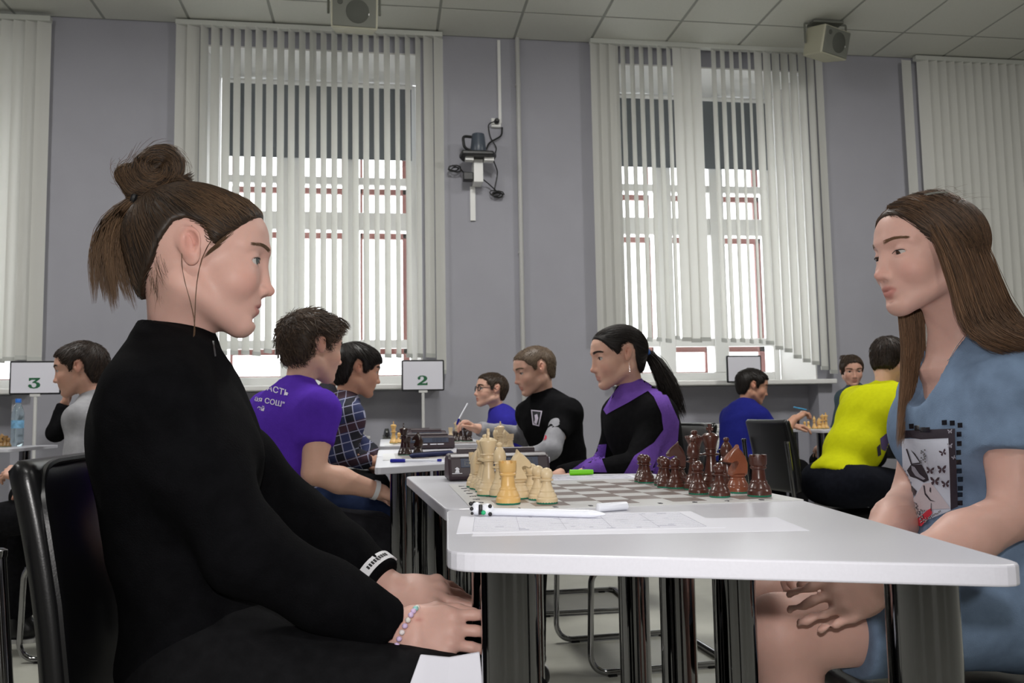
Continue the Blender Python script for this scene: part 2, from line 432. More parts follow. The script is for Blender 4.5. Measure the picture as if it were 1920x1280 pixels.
MB().tube(bend([(.12, -.1, -.03), (.16, -.04, -.1), (.13, -.04, -.24)], .03), 0.0045, 6).build('cable', M_CABLE, dv)
dx, dz = so[0]-kp[0], so[2]-kp[2]
MB().tube(bend([(dx, -.07, dz), (dx-.07, -.05, dz-.02), (dx-.05, -.03, dz-.12), (dx+.0, -.03, dz-.2), (.11, -.1, -.03)], .03), 0.0045, 6).build('cable', M_CABLE, dv)
MB().tube(bend([(dx+.045, -.01, dz-.03), (dx+.04, -.02, dz-.1), (dx-.06, -.03, dz-.16), (.05, -.1, .02)], .03), 0.007, 6).build('cable', M_CABLE, dv)

# ---- loudspeakers hung under the ceiling
M_SPK = mat('cream_speaker_case', srgb(178, 176, 156), 0.5)
M_GRILL = mat('speaker_grille', srgb(112, 114, 106), 0.7, bump=(900, 0.6))
M_CONE = mat('speaker_cone_grey', srgb(78, 80, 74), 0.8)  # dark grey of the woofer and tweeter discs
def speaker(label, px, py, Y, rz, tilt):
    p = ony(px, py, Y)
    r = thing('loudspeaker', label, 'speaker', p, 0)
    M = Matrix.Rotation(rz, 4, 'Z')@Matrix.Rotation(tilt, 4, 'X')
    MB().prism([(-.15, -.09), (.15, -.09), (.125, .10), (-.125, .10)], -.105, .105, M@T(0, 0, 0)).build('case', M_SPK, r, bevel=0.012, smooth=False)
    MB().box(-.138, .138, -.098, -.088, -.094, .094, M).build('grille', M_GRILL, r, bevel=0.006, smooth=False)
    MB().lathe([(0.074, 0), (0.070, 0.003), (0.02, 0.001)], 24, M@T(.02, -.0985, 0)@Matrix.Rotation(math.pi/2, 4, 'X')).build('woofer', M_CONE, r)
    MB().lathe([(0.018, 0), (0.016, 0.003)], 14, M@T(-.09, -.0985, .055)@Matrix.Rotation(math.pi/2, 4, 'X')).build('tweeter', M_CONE, r)
    MB().box(.085, .095, -.1005, -.098, -.02, -.008, M).build('badge', M_PVC, r, smooth=False)
    h = ZCEIL-p[2]
    MB().tube(bend([(-.165, 0, 0), (-.165, 0, .15), (.165, 0, .15), (.165, 0, 0)], .01), 0.008, 8).tube([(0, 0, .15), (0, 0, h-.014)], 0.014, 10).box(-.12, .12, -.05, .05, h-.03, h-.014).build('bracket', M_GRILL, r)
speaker('cream loudspeaker above the blind with open slats', 664, 27, 5.45, 0.05, 0.25)
speaker('cream loudspeaker above the half closed blind, turned aside', 1549, 82, 5.75, 0.42, 0.25)

# ---- fill lamps added out of view to set wall and ceiling brightness
M_FILL_GLOW = mat('fill_lamp_diffuser', (0.9, 0.9, 0.88), 0.5, emit=((1, 0.98, 0.95), 1.5))
FILL_LAMPS = [(-2.4, 3.5, 40, 'the water bottle desk'), (0.6, 3.5, 40, 'the plaid shirt boy and his opponent'), (3.6, 3.5, 40, 'the yellow T-shirt boy'),
         (-2.4, 0.6, 16, 'the empty aisle left of the girl in black'), (0.6, -1.2, 22, 'the place where the photographer sits'), (3.6, 0.6, 16, 'the aisle behind the denim dress girl')]
for i, (x, y, pw, where) in enumerate(FILL_LAMPS):
    r = thing('fill_lamp', 'added out-of-view fill lamp above '+where, 'lamp', (x, y, ZCEIL-0.014), group='added fill lamps')
    MB().box(-.3, .3, -.3, .3, -.05, 0).build('housing', M_PVC, r, smooth=False)
    MB().box(-.27, .27, -.27, .27, -.056, -.05).build('diffuser', M_FILL_GLOW, r, smooth=False)
    pl = bpy.data.lights.new('fill_lamp_glow', 'POINT'); pl.energy = pw*.54; pl.shadow_soft_size = .12; pl.color = (1, .98, .95)
    po = bpy.data.objects.new('fill_lamp_glow', pl); COL.objects.link(po); po.location = (x, y, ZCEIL-.26)
    l = area_light('fill_lamp_light', (x, y, ZCEIL-0.09), 0.5, pw*1.08, (x, y, 0), (1, 0.98, 0.95))
# ------------------------------------------------------------------ tables
ZT = 0.75
def rounded(poly, r, n=5):
    out = []; m = len(poly)
    for i in range(m):
        p = Vector(poly[i]); a = (Vector(poly[i-1])-p).normalized(); b = (Vector(poly[(i+1) % m])-p).normalized()
        A = p+a*r; B = p+b*r
        for k in range(n+1):
            t = k/n; q = (A*(1-t)+p*t)*(1-t)+(p*(1-t)+B*t)*t; out.append((q.x, q.y))
    return out
def table(label, poly, legs, r=0.028, lr=0.03):
    cx = sum(p[0] for p in poly)/len(poly); cy = sum(p[1] for p in poly)/len(poly)
    t = thing('desk', label, 'table', (cx, cy, 0), group='white desks with chrome legs')
    MB().prism(rounded([(x-cx, y-cy) for x, y in poly], r), ZT-0.018, ZT).build('tabletop', M_WHITE, t, bevel=0.002, seg=2, smooth=False)
    for (x, y) in legs:
        l = MB().lathe([(lr, 0.012), (lr, ZT-0.0185)], 28, T(x-cx, y-cy, 0)).build('leg', M_LEGCHROME, t)
        MB().lathe([(lr+0.004, 0.0), (lr+0.004, 0.010), (lr, 0.014)], 24, T(x-cx, y-cy, 0)).build('leg_foot', M_BLACKP, l)
    return t
table('white desk with slanting near edge, under the panda pen', [(0.058, 0.822), (0.517, 0.632), (0.597, 1.205), (0.085, 1.192)],
      [(0.126, 0.875), (0.461, 0.697), (0.146, 1.172), (0.487, 1.17)])
table('white desk under the main chessboard and its clock', [(0.085, 1.194), (0.597, 1.208), (0.562, 1.765), (0.046, 1.885)],
      [(0.20, 1.26), (0.490, 1.42), (0.115, 1.80), (0.478, 1.64)])
table('white desk between the purple T-shirt boy and the ponytail girl', [(-0.024, 2.225), (0.495, 2.53), (0.50, 2.90), (-0.024, 2.84)],
      [(0.045, 2.30), (0.43, 2.55), (0.19, 2.79), (0.43, 2.66)])
table('white desk behind the second chessboard, beside the plaid shirt boy', [(-0.024, 2.845), (0.50, 2.905), (0.49, 3.44), (-0.022, 3.44)],
      [(0.13, 3.03), (0.43, 3.15), (0.31, 3.38), (0.43, 3.36)])
table('white desk between the plaid shirt boy and the black T-shirt boy', [(-0.02, 3.86), (0.49, 3.86), (0.49, 4.46), (-0.02, 4.46)],
      [(0.10, 3.93), (0.25, 3.93), (0.10, 4.39), (0.36, 4.39)])
table('white desk before the boy with glasses', [(-0.02, 4.465), (0.49, 4.465), (0.49, 5.08), (-0.02, 5.08)],
      [(0.18, 4.56), (0.34, 4.56), (0.18, 5.0), (0.34, 4.72)])
table('white desk with a water bottle on it', [(-2.62, 4.75), (-1.90, 4.75), (-1.90, 5.42), (-2.62, 5.42)], [(-2.52, 4.82), (-2.06, 4.85), (-2.52, 5.35), (-2.06, 5.35)])
table('white desk before the navy T-shirt boy', [(2.70, 5.0), (3.20, 5.0), (3.20, 5.62), (2.70, 5.62)], [(2.78, 5.08), (2.98, 5.08), (2.78, 5.54), (2.98, 5.54)])
table('white desk before the yellow T-shirt boy', [(2.82, 3.75), (3.34, 3.75), (3.34, 4.4), (2.82, 4.4)], [(2.9, 3.83), (3.26, 3.83), (2.9, 4.32), (3.26, 4.32)])

# ------------------------------------------------------------------ cantilever chairs, facing +x
def pad(w, d, h, r=0.02, puff=0.008, nx=14, ny=14):
    """rounded upholstered pad centred on the origin, w along y, d along x, h thick"""
    M = Model()
    def fn(X, Y, Z):
        bl = puff*(1-np.clip((2*X/d)**2, 0, 1))*(1-np.clip((2*Y/w)**2, 0, 1))
        qx = np.abs(X)-np.float32(d/2-r); qy = np.abs(Y)-np.float32(w/2-r); qz = np.abs(Z)-np.float32(h/2-r)-bl
        return np.sqrt(np.maximum(qx, 0)**2+np.maximum(qy, 0)**2+np.maximum(qz, 0)**2)+np.minimum(np.maximum(qx, np.maximum(qy, qz)), 0)-np.float32(r)
    M.u((fn, A_([-d/2, -w/2, -h/2-puff]), A_([d/2, w/2, h/2+puff])), 0)
    return M.mesh(0.011)
def pads():
    V, Q = pad(0.43, 0.43, 0.06, 0.024, 0.008)
    V2, Q2 = pad(0.40, 0.33, 0.030, 0.014, 0.005)
    # curve the backrest around the sitter and lean it back
    B = np.empty_like(V2); B[:, 1] = V2[:, 1]; B[:, 2] = V2[:, 0]; B[:, 0] = -V2[:, 2]+0.22*V2[:, 1]**2-0.35*V2[:, 0]**2
    return (V, Q), (B, Q2)
def chair(label, loc, rz, back_z=0.675, lean=0.14):
    t = thing('chair', label, 'chair', loc, rz, group='black chairs with chrome frames')
    (V, Q), (B, Q2) = PADS
    def put(name, V, Q, M, parent=t):
        me = bpy.data.meshes.new(name); me.from_pydata([tuple(M@Vector(v)) for v in V], [], [tuple(map(int, q)) for q in Q]); me.materials.append(M_LEATHER)
        me.polygons.foreach_set('use_smooth', [True]*len(me.polygons)); o = bpy.data.objects.new(name, me); COL.objects.link(o); o.parent = parent; return o
    put('seat', V, Q, T(0.0, 0, 0.396))
    MBk = T(-0.235, 0, back_z)@Matrix.Rotation(-lean, 4, 'Y')
    bk = put('backrest', B, Q2, MBk)
    # piping round the front of the backrest
    pts = []
    for k in range(40):
        a = 2*math.pi*k/40; c, s = math.cos(a), math.sin(a); y = 0.193*math.copysign(abs(c)**0.35, c); z = 0.158*math.copysign(abs(s)**0.35, s)
        pts.append(MBk@Vector((0.0145+0.22*y*y-0.35*z*z, y, z)))
    MB().tube(pts, 0.0042, 6, closed=True).build('piping', M_LEATHER, bk)
    for sd in (1, -1):
        y = sd*0.222
        p = bend([(-0.272, y*0.95, back_z+0.060), (-0.240, y*.99, 0.385), (-0.20, y, 0.355), (0.19, y, 0.355), (0.225, y, 0.335), (0.235, y, 0.05), (0.20, y, 0.0125), (-0.24, y, 0.0125)], 0.03)
        f = MB().tube(p, 0.0105, 12).build('side_frame', M_CHROME, t)
        MB().lathe([(0.011, 0), (0.0116, 0.002), (0.0116, 0.008), (0.008, 0.010)], 12, T(*p[0])).build('end_cap', M_CHROME, f)
        for x in (0.16, -0.20): MB().box(x-.015, x+.015, y-.012, y+.012, 0, 0.004).build('glide', M_BLACKP, f, smooth=False)
    MB().tube(bend([(-0.24, 0.222, 0.0125), (-0.265, 0.20, 0.0125), (-0.265, -0.20, 0.0125), (-0.24, -0.222, 0.0125)], 0.012), 0.0125, 12).build('rear_floor_bar', M_CHROME, t)
    MB().tube([(0.14, -0.222, 0.355), (0.14, 0.222, 0.355)], 0.010, 10).build('seat_bar', M_CHROME, t)
    MB().tube([(-0.14, -0.222, 0.355), (-0.14, 0.222, 0.355)], 0.010, 10).build('seat_bar', M_CHROME, t)
    return t
PI = math.pi

# ------------------------------------------------------------------ numbered signs on stands
M_FRAME = mat('black_sign_frame', (0.012, 0.013, 0.016), 0.35)
M_PAPER = mat('white_paper', srgb(226, 226, 236), 0.6)
M_GREEN = mat('dark_green_print', srgb(30, 98, 62), 0.6)
def serif_digit(ch, size, M, mtl, parent, name='numeral'):
    cu = bpy.data.curves.new(name, 'FONT'); cu.body = ch; cu.size = size; cu.align_x = 'CENTER'; cu.align_y = 'CENTER'; cu.extrude = 0.0004; cu.offset = size*0.028
    o = bpy.data.objects.new('tmp_text', cu); COL.objects.link(o)
    dg = bpy.context.evaluated_depsgraph_get(); me = bpy.data.meshes.new_from_object(o.evaluated_get(dg)); bpy.data.objects.remove(o)
    me.transform(M); me.materials.clear(); me.materials.append(mtl)
    q = bpy.data.objects.new(name, me); COL.objects.link(q); q.parent = parent; return q
def fat_digit(ch, w, h):
    """heavy old-style serif numerals as outlines (unit box, centred)"""
    if ch == '2':
        P = [(-.5, -.5), (.5, -.5), (.5, -.22), (.42, -.22), (.36, -.30), (-.05, -.30), (.30, -.08), (.46, .08), (.48, .24), (.36, .42), (.08, .5), (-.22, .48), (-.44, .34), (-.46, .16), (-.36, .06), (-.22, .10), (-.17, .22), (-.22, .32), (-.08, .40), (.08, .36), (.15, .22), (.10, .06), (-.12, -.12), (-.36, -.28), (-.5, -.40)]
    else:
        P = [(-.44, .5), (.46, .5), (.46, .40), (.14, .12), (.38, .05), (.5, -.12), (.46, -.32), (.26, -.46), (-.04, -.5), (-.34, -.44), (-.5, -.28), (-.46, -.14), (-.32, -.10), (-.20, -.18), (-.20, -.30), (-.06, -.40), (.10, -.36), (.18, -.22), (.16, -.06), (.04, .02), (-.16, .02), (-.16, .08), (.12, .32), (-.26, .32), (-.34, .22), (-.44, .22)]
    return [(x*w, y*h) for x, y in P]
def sign(label, loc, rz, num, w=0.30, h=0.218):
    t = thing('number_sign', label, 'sign', (loc[0], loc[1], 0), rz)
    z = loc[2]
    MB().prism(rounded([(-w/2, -h/2), (w/2, -h/2), (w/2, h/2), (-w/2, h/2)], 0.012), -.008, .004, T(0, 0, z)@Matrix.Rotation(PI/2, 4, 'X')).build('sign_frame', M_FRAME, t, bevel=0.002, smooth=False)
    MB().box(-w/2+.011, w/2-.011, -.0085, -.0055, z-h/2+.011, z+h/2-.011).build('sign_paper', M_PAPER, t, smooth=False)
    if num:
        MB().prism(fat_digit(num, 0.072, 0.068), 0, 0.001, T(-0.005, -.0088, z-0.035)@Matrix.Rotation(PI/2, 4, 'X')).build('numeral', M_GREEN, t, smooth=False)
    MB().tube([(0, 0.006, 0.02), (0, 0.006, z-h/2)], 0.011, 12).build('pole', M_RAD, t)
    MB().box(-.03, .03, -.006, .01, z-h/2-.012, z-h/2+.004).build('clip', M_RAD, t, smooth=False)
    MB().lathe([(0.14, 0), (0.14, 0.012), (0.02, 0.022)], 24).build('base', M_RAD, t)
s2 = dep(793, 703.5, 6.0); sign('sign with a dark green 2 on a white stand by the window', s2, 0.04, '2')
s3 = dep(67, 708, 5.45); sign('sign with a dark green 3 on a white stand', s3, 0.06, '3', 0.305, 0.215)
s4 = dep(1395, 691.5, 6.45); sign('blank white sign with a dark frame at the window sill', s4, 0.0, None, 0.278, 0.205)

# ------------------------------------------------------------------ water bottle
M_PET = mat('clear_blue_pet', (0.72, 0.88, 0.96), 0.08, trans=0.92, spec=0.5)
M_CAPB = mat('blue_cap', srgb(40, 110, 200), 0.4)
M_LABEL = mat('bottle_label', srgb(120, 170, 205), 0.4, noise=(40, 0.4))
bp = A_([-2.42, 5.05, ZT]); 
_b = dep(32, 828, 4.88); bp = A_([_b[0], _b[1], ZT])
bt = thing('water_bottle', 'clear plastic water bottle with a blue cap', 'bottle', bp)
MB().lathe([(0.028, 0.0), (0.033, 0.006), (0.034, 0.03), (0.032, 0.045), (0.034, 0.06), (0.034, 0.09), (0.0325, 0.10), (0.0325, 0.15), (0.034, 0.16), (0.033, 0.19), (0.022, 0.225), (0.0135, 0.24), (0.0135, 0.25)], 24).build('bottle_body', M_PET, bt)
MB().lathe([(0.0331, 0.102), (0.0331, 0.148)], 24, cap=False).build('bottle_label', M_LABEL, bt)
MB().lathe([(0.016, 0.248), (0.016, 0.268), (0.014, 0.271)], 20).build('bottle_cap', M_CAPB, bt)
# ------------------------------------------------------------------ chess
M_LIGHTW = mat('light_maple', srgb(216, 194, 156), 0.38, noise=(25, 0.08))
M_LIGHTW2 = mat('honey_boxwood', srgb(222, 180, 112), 0.34, noise=(25, 0.08))
M_DARKW = mat('dark_rosewood', srgb(74, 40, 31), 0.28, noise=(25, 0.2), coat=0.2)
M_REDW = mat('reddish_rosewood', srgb(130, 74, 52), 0.28, noise=(25, 0.15), coat=0.2)
M_EBON = mat('ebony_stain', srgb(46, 26, 20), 0.3, noise=(25, 0.2), coat=0.2)
M_FELT = mat('green_felt', srgb(28, 120, 92), 0.9)
def base_prof(r): return [(r*.99, 0.002), (r, .0045), (r, .008), (r*.90, .0105), (r*.92, .0125), (r*.80, .0165), (r*.68, .0195), (r*.70, .0215), (r*.58, .0245)]
def prof(kind):
    if kind == 'pawn':
        b = [(x, z*.82) for x, z in base_prof(.0155)]
        return b+[(.0070, .026), (.0062, .031), (.0096, .0325), (.0098, .034), (.0066, .0352)]+[(.0092*math.sin(a), .0415-.0092*math.cos(a)) for a in [0.75, 1.1, 1.5, 1.9, 2.3, 2.7, 3.0]]+[(.0003, .0507)]
    if kind == 'rook':
        return base_prof(.0178)+[(.0102, .028), (.0092, .037), (.0095, .0395), (.0118, .041), (.0120, .043), (.0106, .0445), (.0125, .047), (.0130, .058), (.0118, .0582), (.0085, .0575), (.0082, .0540), (.0003, .0538)]
    if kind == 'bishop':
        return base_prof(.0172)+[(.0088, .028), (.0068, .041), (.0072, .043), (.0122, .0445), (.0122, .046), (.0076, .0475), (.0076, .050), (.0098, .0512), (.0085, .053), (.0100, .057), (.0104, .062), (.0088, .069), (.0052, .0755), (.0030, .0775), (.0046, .079), (.0050, .0812), (.0038, .0835), (.0003, .0845)]
    if kind == 'queen':
        return base_prof(.0188)+[(.0105, .028), (.0074, .046), (.0078, .0505), (.0140, .0522), (.0142, .0545), (.0085, .056), (.0085, .060), (.0098, .0612), (.0088, .063), (.0112, .072), (.0155, .081), (.0152, .083), (.0128, .0838), (.0095, .0862), (.0045, .0885), (.0052, .090), (.0058, .092), (.0045, .0945), (.0003, .0955)]
    if kind == 'king':
        return base_prof(.0195)+[(.0110, .028), (.0078, .047), (.0080, .0525), (.0142, .0545), (.0145, .057), (.0088, .0585), (.0088, .063), (.0102, .0643), (.0090, .066), (.0110, .074), (.0142, .084), (.0140, .0862), (.0105, .0895), (.0050, .0915), (.0003, .0918)]
PIECE = {}
def knight_mesh():
    m = MB().lathe([(x, z) for x, z in base_prof(.0175)]+[(.0125, .0255), (.0130, .028), (.0003, .0285)], 28)
    # carved head: outline in x (forward) / z with thickness varying across
    P = [(-.0125, .027), (-.0140, .036), (-.0138, .046), (-.0112, .056), (-.0065, .0645), (-.0025, .0685), (-.0012, .0745), (.0026, .0700), (.0060, .0675), (.0110, .0635), (.0175, .0565), (.0205, .0518), (.0200, .0482), (.0165, .0462), (.0125, .0482), (.0080, .0496), (.0042, .0482), (.0032, .0455), (.0055, .0410), (.0095, .0350), (.0120, .0290), (.0120, .027)]
    n = len(P); cx = sum(p[0] for p in P)/n; cz = sum(p[1] for p in P)/n; vs = []; fs = []
    lay = [(-.0060, .78), (-.0085, .93)] ; lay = [(-.0090, .86), (-.0074, .96), (-.0040, 1.0), (.0040, 1.0), (.0074, .96), (.0090, .86)]
    for y, s in lay:
        for x, z in P:
            t = 1.0 if z > .05 else 1.25
            vs.append((cx*.3+(x-cx*.3)*s, y*t*(0.72 if z > .062 else 1), cz+(z-cz)*s))
    L = len(lay)
    for j in range(L-1):
        for i in range(n):
            k = (i+1) % n; fs.append((j*n+i, (j+1)*n+i, (j+1)*n+k, j*n+k))
    fs.append(tuple(range(n))); fs.append(tuple((L-1)*n+i for i in range(n-1, -1, -1)))
    m.add(vs, fs); return m
def piece_mesh(kind, mt):
    key = (kind, mt.name)
    if key in PIECE: return PIECE[key]
    parts = []
    if kind == 'knight': m = knight_mesh()
    else:
        m = MB().lathe(prof(kind), 28 if kind != 'pawn' else 22)
        if kind == 'rook':
            for k in range(6):
                a = 2*PI*k/6; M = Matrix.Rotation(a, 4, 'Z')
                m.prism([(.0088*math.cos(t), .0088*math.sin(t)) for t in (-.38, 0, .38)]+[(.0129*math.cos(t), .0129*math.sin(t)) for t in (.38, .13, -.13, -.38)], .0575, .0612, M)
        if kind == 'queen':
            for k in range(9):
                a = 2*PI*k/9; m.ball((.0142*math.cos(a), .0142*math.sin(a), .0835), .0026, 8, 5)
    o = m.build('piece_body', mt, angle=35); parts.append(o.data); bpy.data.objects.remove(o)
    r = {'pawn': .0155, 'rook': .0178, 'knight': .0175, 'bishop': .0172, 'queen': .0188, 'king': .0195}[kind]
    o = MB().lathe([(r*.97, 0), (r*.99, .0005), (r*.99, .0022)], 24).build('felt', M_FELT); parts.append(o.data); bpy.data.objects.remove(o)
    if kind == 'king':
        c = MB().prism([(-.0028, .0905), (.0028, .0905), (.0022, .0955), (.0064, .0945), (.0064, .1010), (.0022, .1000), (.0032, .1060), (-.0032, .1060), (-.0022, .1000), (-.0064, .1010), (-.0064, .0945), (-.0022, .0955)], -.0022, .0022, Matrix.Rotation(PI/2, 4, 'Z')@Matrix.Rotation(PI/2, 4, 'X'))
        o = c.build('cross', mt, bevel=.0006, smooth=False); parts.append(o.data); parts.append(1); bpy.data.objects.remove(o)
    PIECE[key] = parts; return parts
def piece(kind, mt, loc, label, rz=0.0, group=None, lite=False):
    parts = piece_mesh(kind, mt)
    t = thing('chess_'+kind, label, 'chess piece', loc, rz, group)
    for nm, me in zip(('piece_body', 'felt', 'cross'), [p for p in parts if p != 1]):
        o = bpy.data.objects.new(nm, me); COL.objects.link(o); o.parent = t
        if nm == 'cross':
            b = o.modifiers.new('bevel', 'BEVEL'); b.width = .0006; b.segments = 1
    return t
M_BOARD = mat('vinyl_board_white', srgb(205, 205, 205), 0.35)
M_SQ = mat('board_square_grey_brown', srgb(128, 116, 112), 0.35)
M_INK = mat('print_ink', srgb(60, 60, 66), 0.6)
def board(label, x0, y0, s=0.05, rz=0, mb=0.033, letters=False):
    t = thing('chessboard', label, 'chessboard', (x0, y0, ZT), rz)
    MB().prism(rounded([(-mb-0.006, -mb), (8*s+mb, -mb), (8*s+mb, 8*s+mb), (-mb-0.006, 8*s+mb)], 0.006), 0, 0.0012).build('board_sheet', M_BOARD, t, smooth=False)
    sq = None
    for r in range(8):
        for c in range(8):
            if (r+c) % 2 == 0: continue
            if sq is None: sq = MB().box(0, s, 0, s, 0.0012, 0.0015).build('square', M_SQ, t, smooth=False); o = sq
            else:
                o = sq.copy(); COL.objects.link(o)
            o.location = (c*s, r*s, 0)
    if letters:
        for k, ch in enumerate('HGFEDCBA'):
            serif_digit(ch, 0.014, T(-0.020, (k+.5)*s, 0.0014)@Matrix.Rotation(-PI/2, 4, 'Z'), M_INK, t, 'letter')
        for k, ch in enumerate('12345678'):
            serif_digit(ch, 0.014, T((k+.5)*s, -0.017, 0.0014), M_INK, t, 'letter')
    return t
ZB = ZT+0.0016
board('white and grey-brown vinyl chessboard on the desk between the two seated girls', 0.158, 1.185, letters=True)
def at_px(x, y): p = onz(x, y, ZB); return (p[0], p[1], ZB)
W1, W2, B1, B2 = M_LIGHTW, M_LIGHTW2, M_DARKW, M_REDW
gw = 'light pawns on the main board'; gb = 'dark pawns on the main board'
piece('rook', W2, at_px(953, 944), 'honey coloured rook beside the panda pen', 0.3)
piece('knight', W1, at_px(972, 934), 'light wooden knight behind the honey coloured rook', 0.15)
piece('bishop', W1, at_px(938, 930), 'light wooden bishop between the honey coloured rook and the light king')
piece('king', W1, at_px(917, 928), 'light wooden king with a white cross')
piece('queen', W1, at_px(912, 921), 'light wooden queen half hidden behind the light king')
piece('bishop', W1, at_px(906, 917), 'light wooden bishop behind the light queen, near the clock')
piece('knight', W1, at_px(899, 915.5), 'light wooden knight in front of the black chess clock', 0.2)
piece('rook', W1, at_px(893, 912), 'light wooden rook at the end of the back row by the clock', 0.2)
for x, y, w_ in [(1026, 943, 'closest to the honey coloured rook'), (1010, 936, 'second from the panda pen'), (997.5, 929.5, 'third from the panda pen'), (985, 923.5, 'fourth from the panda pen')]:
    piece('pawn', W1, at_px(x, y), 'light wooden pawn of the main board row, '+w_, 0, gw)
piece('rook', B1, at_px(1424, 929.5), 'dark rook at the corner of the main board', 0.2)
piece('knight', B2, at_px(1384, 923), 'reddish brown knight beside the dark rook', PI+0.1)
piece('bishop', B1, at_px(1365, 917), 'dark bishop behind the reddish brown knight')
piece('king', B1, at_px(1335, 914), 'dark wooden king with a cross on the main board', 0.5)
piece('queen', B1, at_px(1305, 911), 'dark wooden queen beside the dark king')
piece('bishop', B1, at_px(1302, 917), 'dark bishop in front of the dark queen')
piece('knight', B1, at_px(1272, 905), 'dark knight facing across the board before the chrome tube', PI-0.15)
for x, y, w_ in [(1350, 931, 'beside the reddish brown knight'), (1310, 925.5, 'standing in front of the dark queen'), (1267, 914.5, 'right below the dark knight that faces across the board'), (1249, 913, 'in the middle between the dark knight and the lone pair'), (1243, 909, 'half hidden behind another pawn near the dark knight')]:
    piece('pawn', B1, at_px(x, y), 'dark pawn '+w_, 0, gb)
for x, y in [(1212, 904.5), (1205, 902.5)]:
    piece('pawn', B1, at_px(x, y), 'dark pawn of the pair standing apart at the far side of the main board', 0, 'pair of dark pawns')

# ---- digital chess clock
M_CLK = mat('clock_maroon_black', srgb(46, 30, 38), 0.42)
M_LCD = mat('lcd_blue_grey', srgb(56, 64, 84), 0.45)
M_LCDT = mat('lcd_segments', srgb(24, 28, 40), 0.3)
M_CLKW = mat('clock_white_print', srgb(220, 220, 228), 0.5)
def clock(label, x, y, rz=0.0, w=0.205, detail=True):
    t = thing('chess_clock', label, 'clock', (x, y, ZT), rz)
    # side section: sloping front face, rounded back
    S = [(-.045, 0.002), (.05, 0.002), (.052, .03), (.045, .046), (.02, .053), (-.022, .052), (-.034, .046), (-.048, .012)]
    m = MB(); vs = [(xx, a, b) for xx in (-w/2, -w/2+.006, w/2-.006, w/2) for a, b in S]; n = len(S)
    vs = [(v[0], v[1]*(0.93 if abs(abs(v[0])-w/2) < 1e-6 else 1), v[2]*(0.95 if abs(abs(v[0])-w/2) < 1e-6 else 1)) for v in vs]
    fs = [(j*n+i, j*n+(i+1) % n, (j+1)*n+(i+1) % n, (j+1)*n+i) for j in range(3) for i in range(n)]+[tuple(range(n-1, -1, -1)), tuple(3*n+i for i in range(n))]
    m.add(vs, fs); m.build('clock_case', M_CLK, t, bevel=0.003, smooth=False)
    # front face frame: from (-.048,.012) to (-.034,.046)
    L = math.hypot(.014, .034); a = math.atan2(.034, .014)
    Mf = T(0, -.048, .012)@Matrix.Rotation(a, 4, 'X')
    MB().box(-.078, .078, L*.42, L*.93, -.0004, .0012, Mf).build('display', M_LCD, t, bevel=.0004, smooth=False)
    MB().box(-.080, .080, L*.96, L*1.0, 0, .0014, Mf).build('display_visor', M_BLACKP, t, smooth=False)
    for sx in (-.066, -.052, -.038, -.024, .020, .034, .048, .062):
        SEG = MB(); 
        for (u0, u1, v0, v1) in ((-.004, .004, .0, .0013), (-.004, .004, .0055, .0068), (-.004, .004, .0115, .0128), (-.0045, -.0032, 0, .0128), (.0032, .0045, 0, .0128)):
            SEG.box(sx+u0, sx+u1, L*.50+v0, L*.50+v1, .0012, .0015, Mf)
        tag(SEG.build('segment_digit', M_LCDT, t, smooth=False), kind='stuff')
    for bx in (-.046, -.018, .018, .046):
        MB().box(bx-.0125, bx+.0125, L*.16, L*.27, 0, .0018, Mf).build('button', M_CLKW, t, bevel=.0005, smooth=False)
    if detail:
        K = [(-.5, -.5), (.5, -.5), (.42, -.05), (.2, .2), (.5, .05), (.55, .2), (.2, .5), (-.05, .55), (-.45, .25), (-.15, .15), (-.3, -.1)]
        MB().prism([(-.086+u*.009, L*.28+v*.011) for u, v in K], 0, .0012, Mf).build('knight_logo', M_CLKW, t, smooth=False)
        MB().box(-.096, -.076, L*.08, L*.11, 0, .001, Mf).build('logo_line', M_CLKW, t, smooth=False)
    MB().tube([(-.08, .012, .054), (.08, .012, .054)], .009, 10).build('rocker_bar', M_CLK, t)
    for bx in (-.07, .05): MB().box(bx-.012, bx+.03, -.03, -.01, 0, .004).build('clock_foot', M_BLACKP, t, smooth=False)
    return t
c1 = onz(928, 900, ZT)
clock('dark digital chess clock on the main desk by the light pieces', c1[0]+0.01, c1[1]+0.045, 0.02)
p = onz(803, 842, ZT); clock('dark digital chess clock behind the dark king on the second board', p[0], p[1]+.03, 0.03)
p = onz(800, 826, ZT); clock('thin chess clock on the desk behind, beyond the second clock', p[0], p[1]+.03, 0.03, detail=False)
p = onz(803, 818, ZT); clock('furthest chess clock on the last desk of the row', p[0]-.1, 4.98, 0.03, detail=False)

# ---- second, third and other boards
def put(kind, mt, x, y, label, rz=0, group=None):
    p = onz(x, y, ZB); piece(kind, mt, (p[0], p[1], ZB), label, rz, group)
board('vinyl chessboard on the second row of desks', 0.035, 2.62, 0.05)
put('king', M_EBON, 757, 853, 'ebony dark king at the edge of the second board')
put('rook', M_EBON, 763, 853, 'ebony dark rook touching the ebony king on the second board')
put('knight', M_EBON, 784, 852, 'ebony dark knight alone in front of the second clock', PI*0.8)
put('king', W1, 939, 848, 'light king on the second board')
put('rook', W1, 957, 846.5, 'light rook beside the light king on the second board')
put('bishop', W1, 930, 846, 'light bishop on the second board beside the light king')
put('knight', W1, 947, 843, 'light knight behind the light king on the second board', 0.3)
for x, y in ((915, 846), (922, 849), (905, 848)):
    put('pawn', W1, x, y, 'light pawn among the light pieces on the second board', 0, 'light pawns on the second board')
board('vinyl chessboard on the third row of desks', 0.04, 3.95, 0.05)
put('king', W2, 738, 831, 'honey coloured king standing alone on the third board')
put('pawn', W2, 748, 830, 'honey coloured pawn beside the honey coloured king')
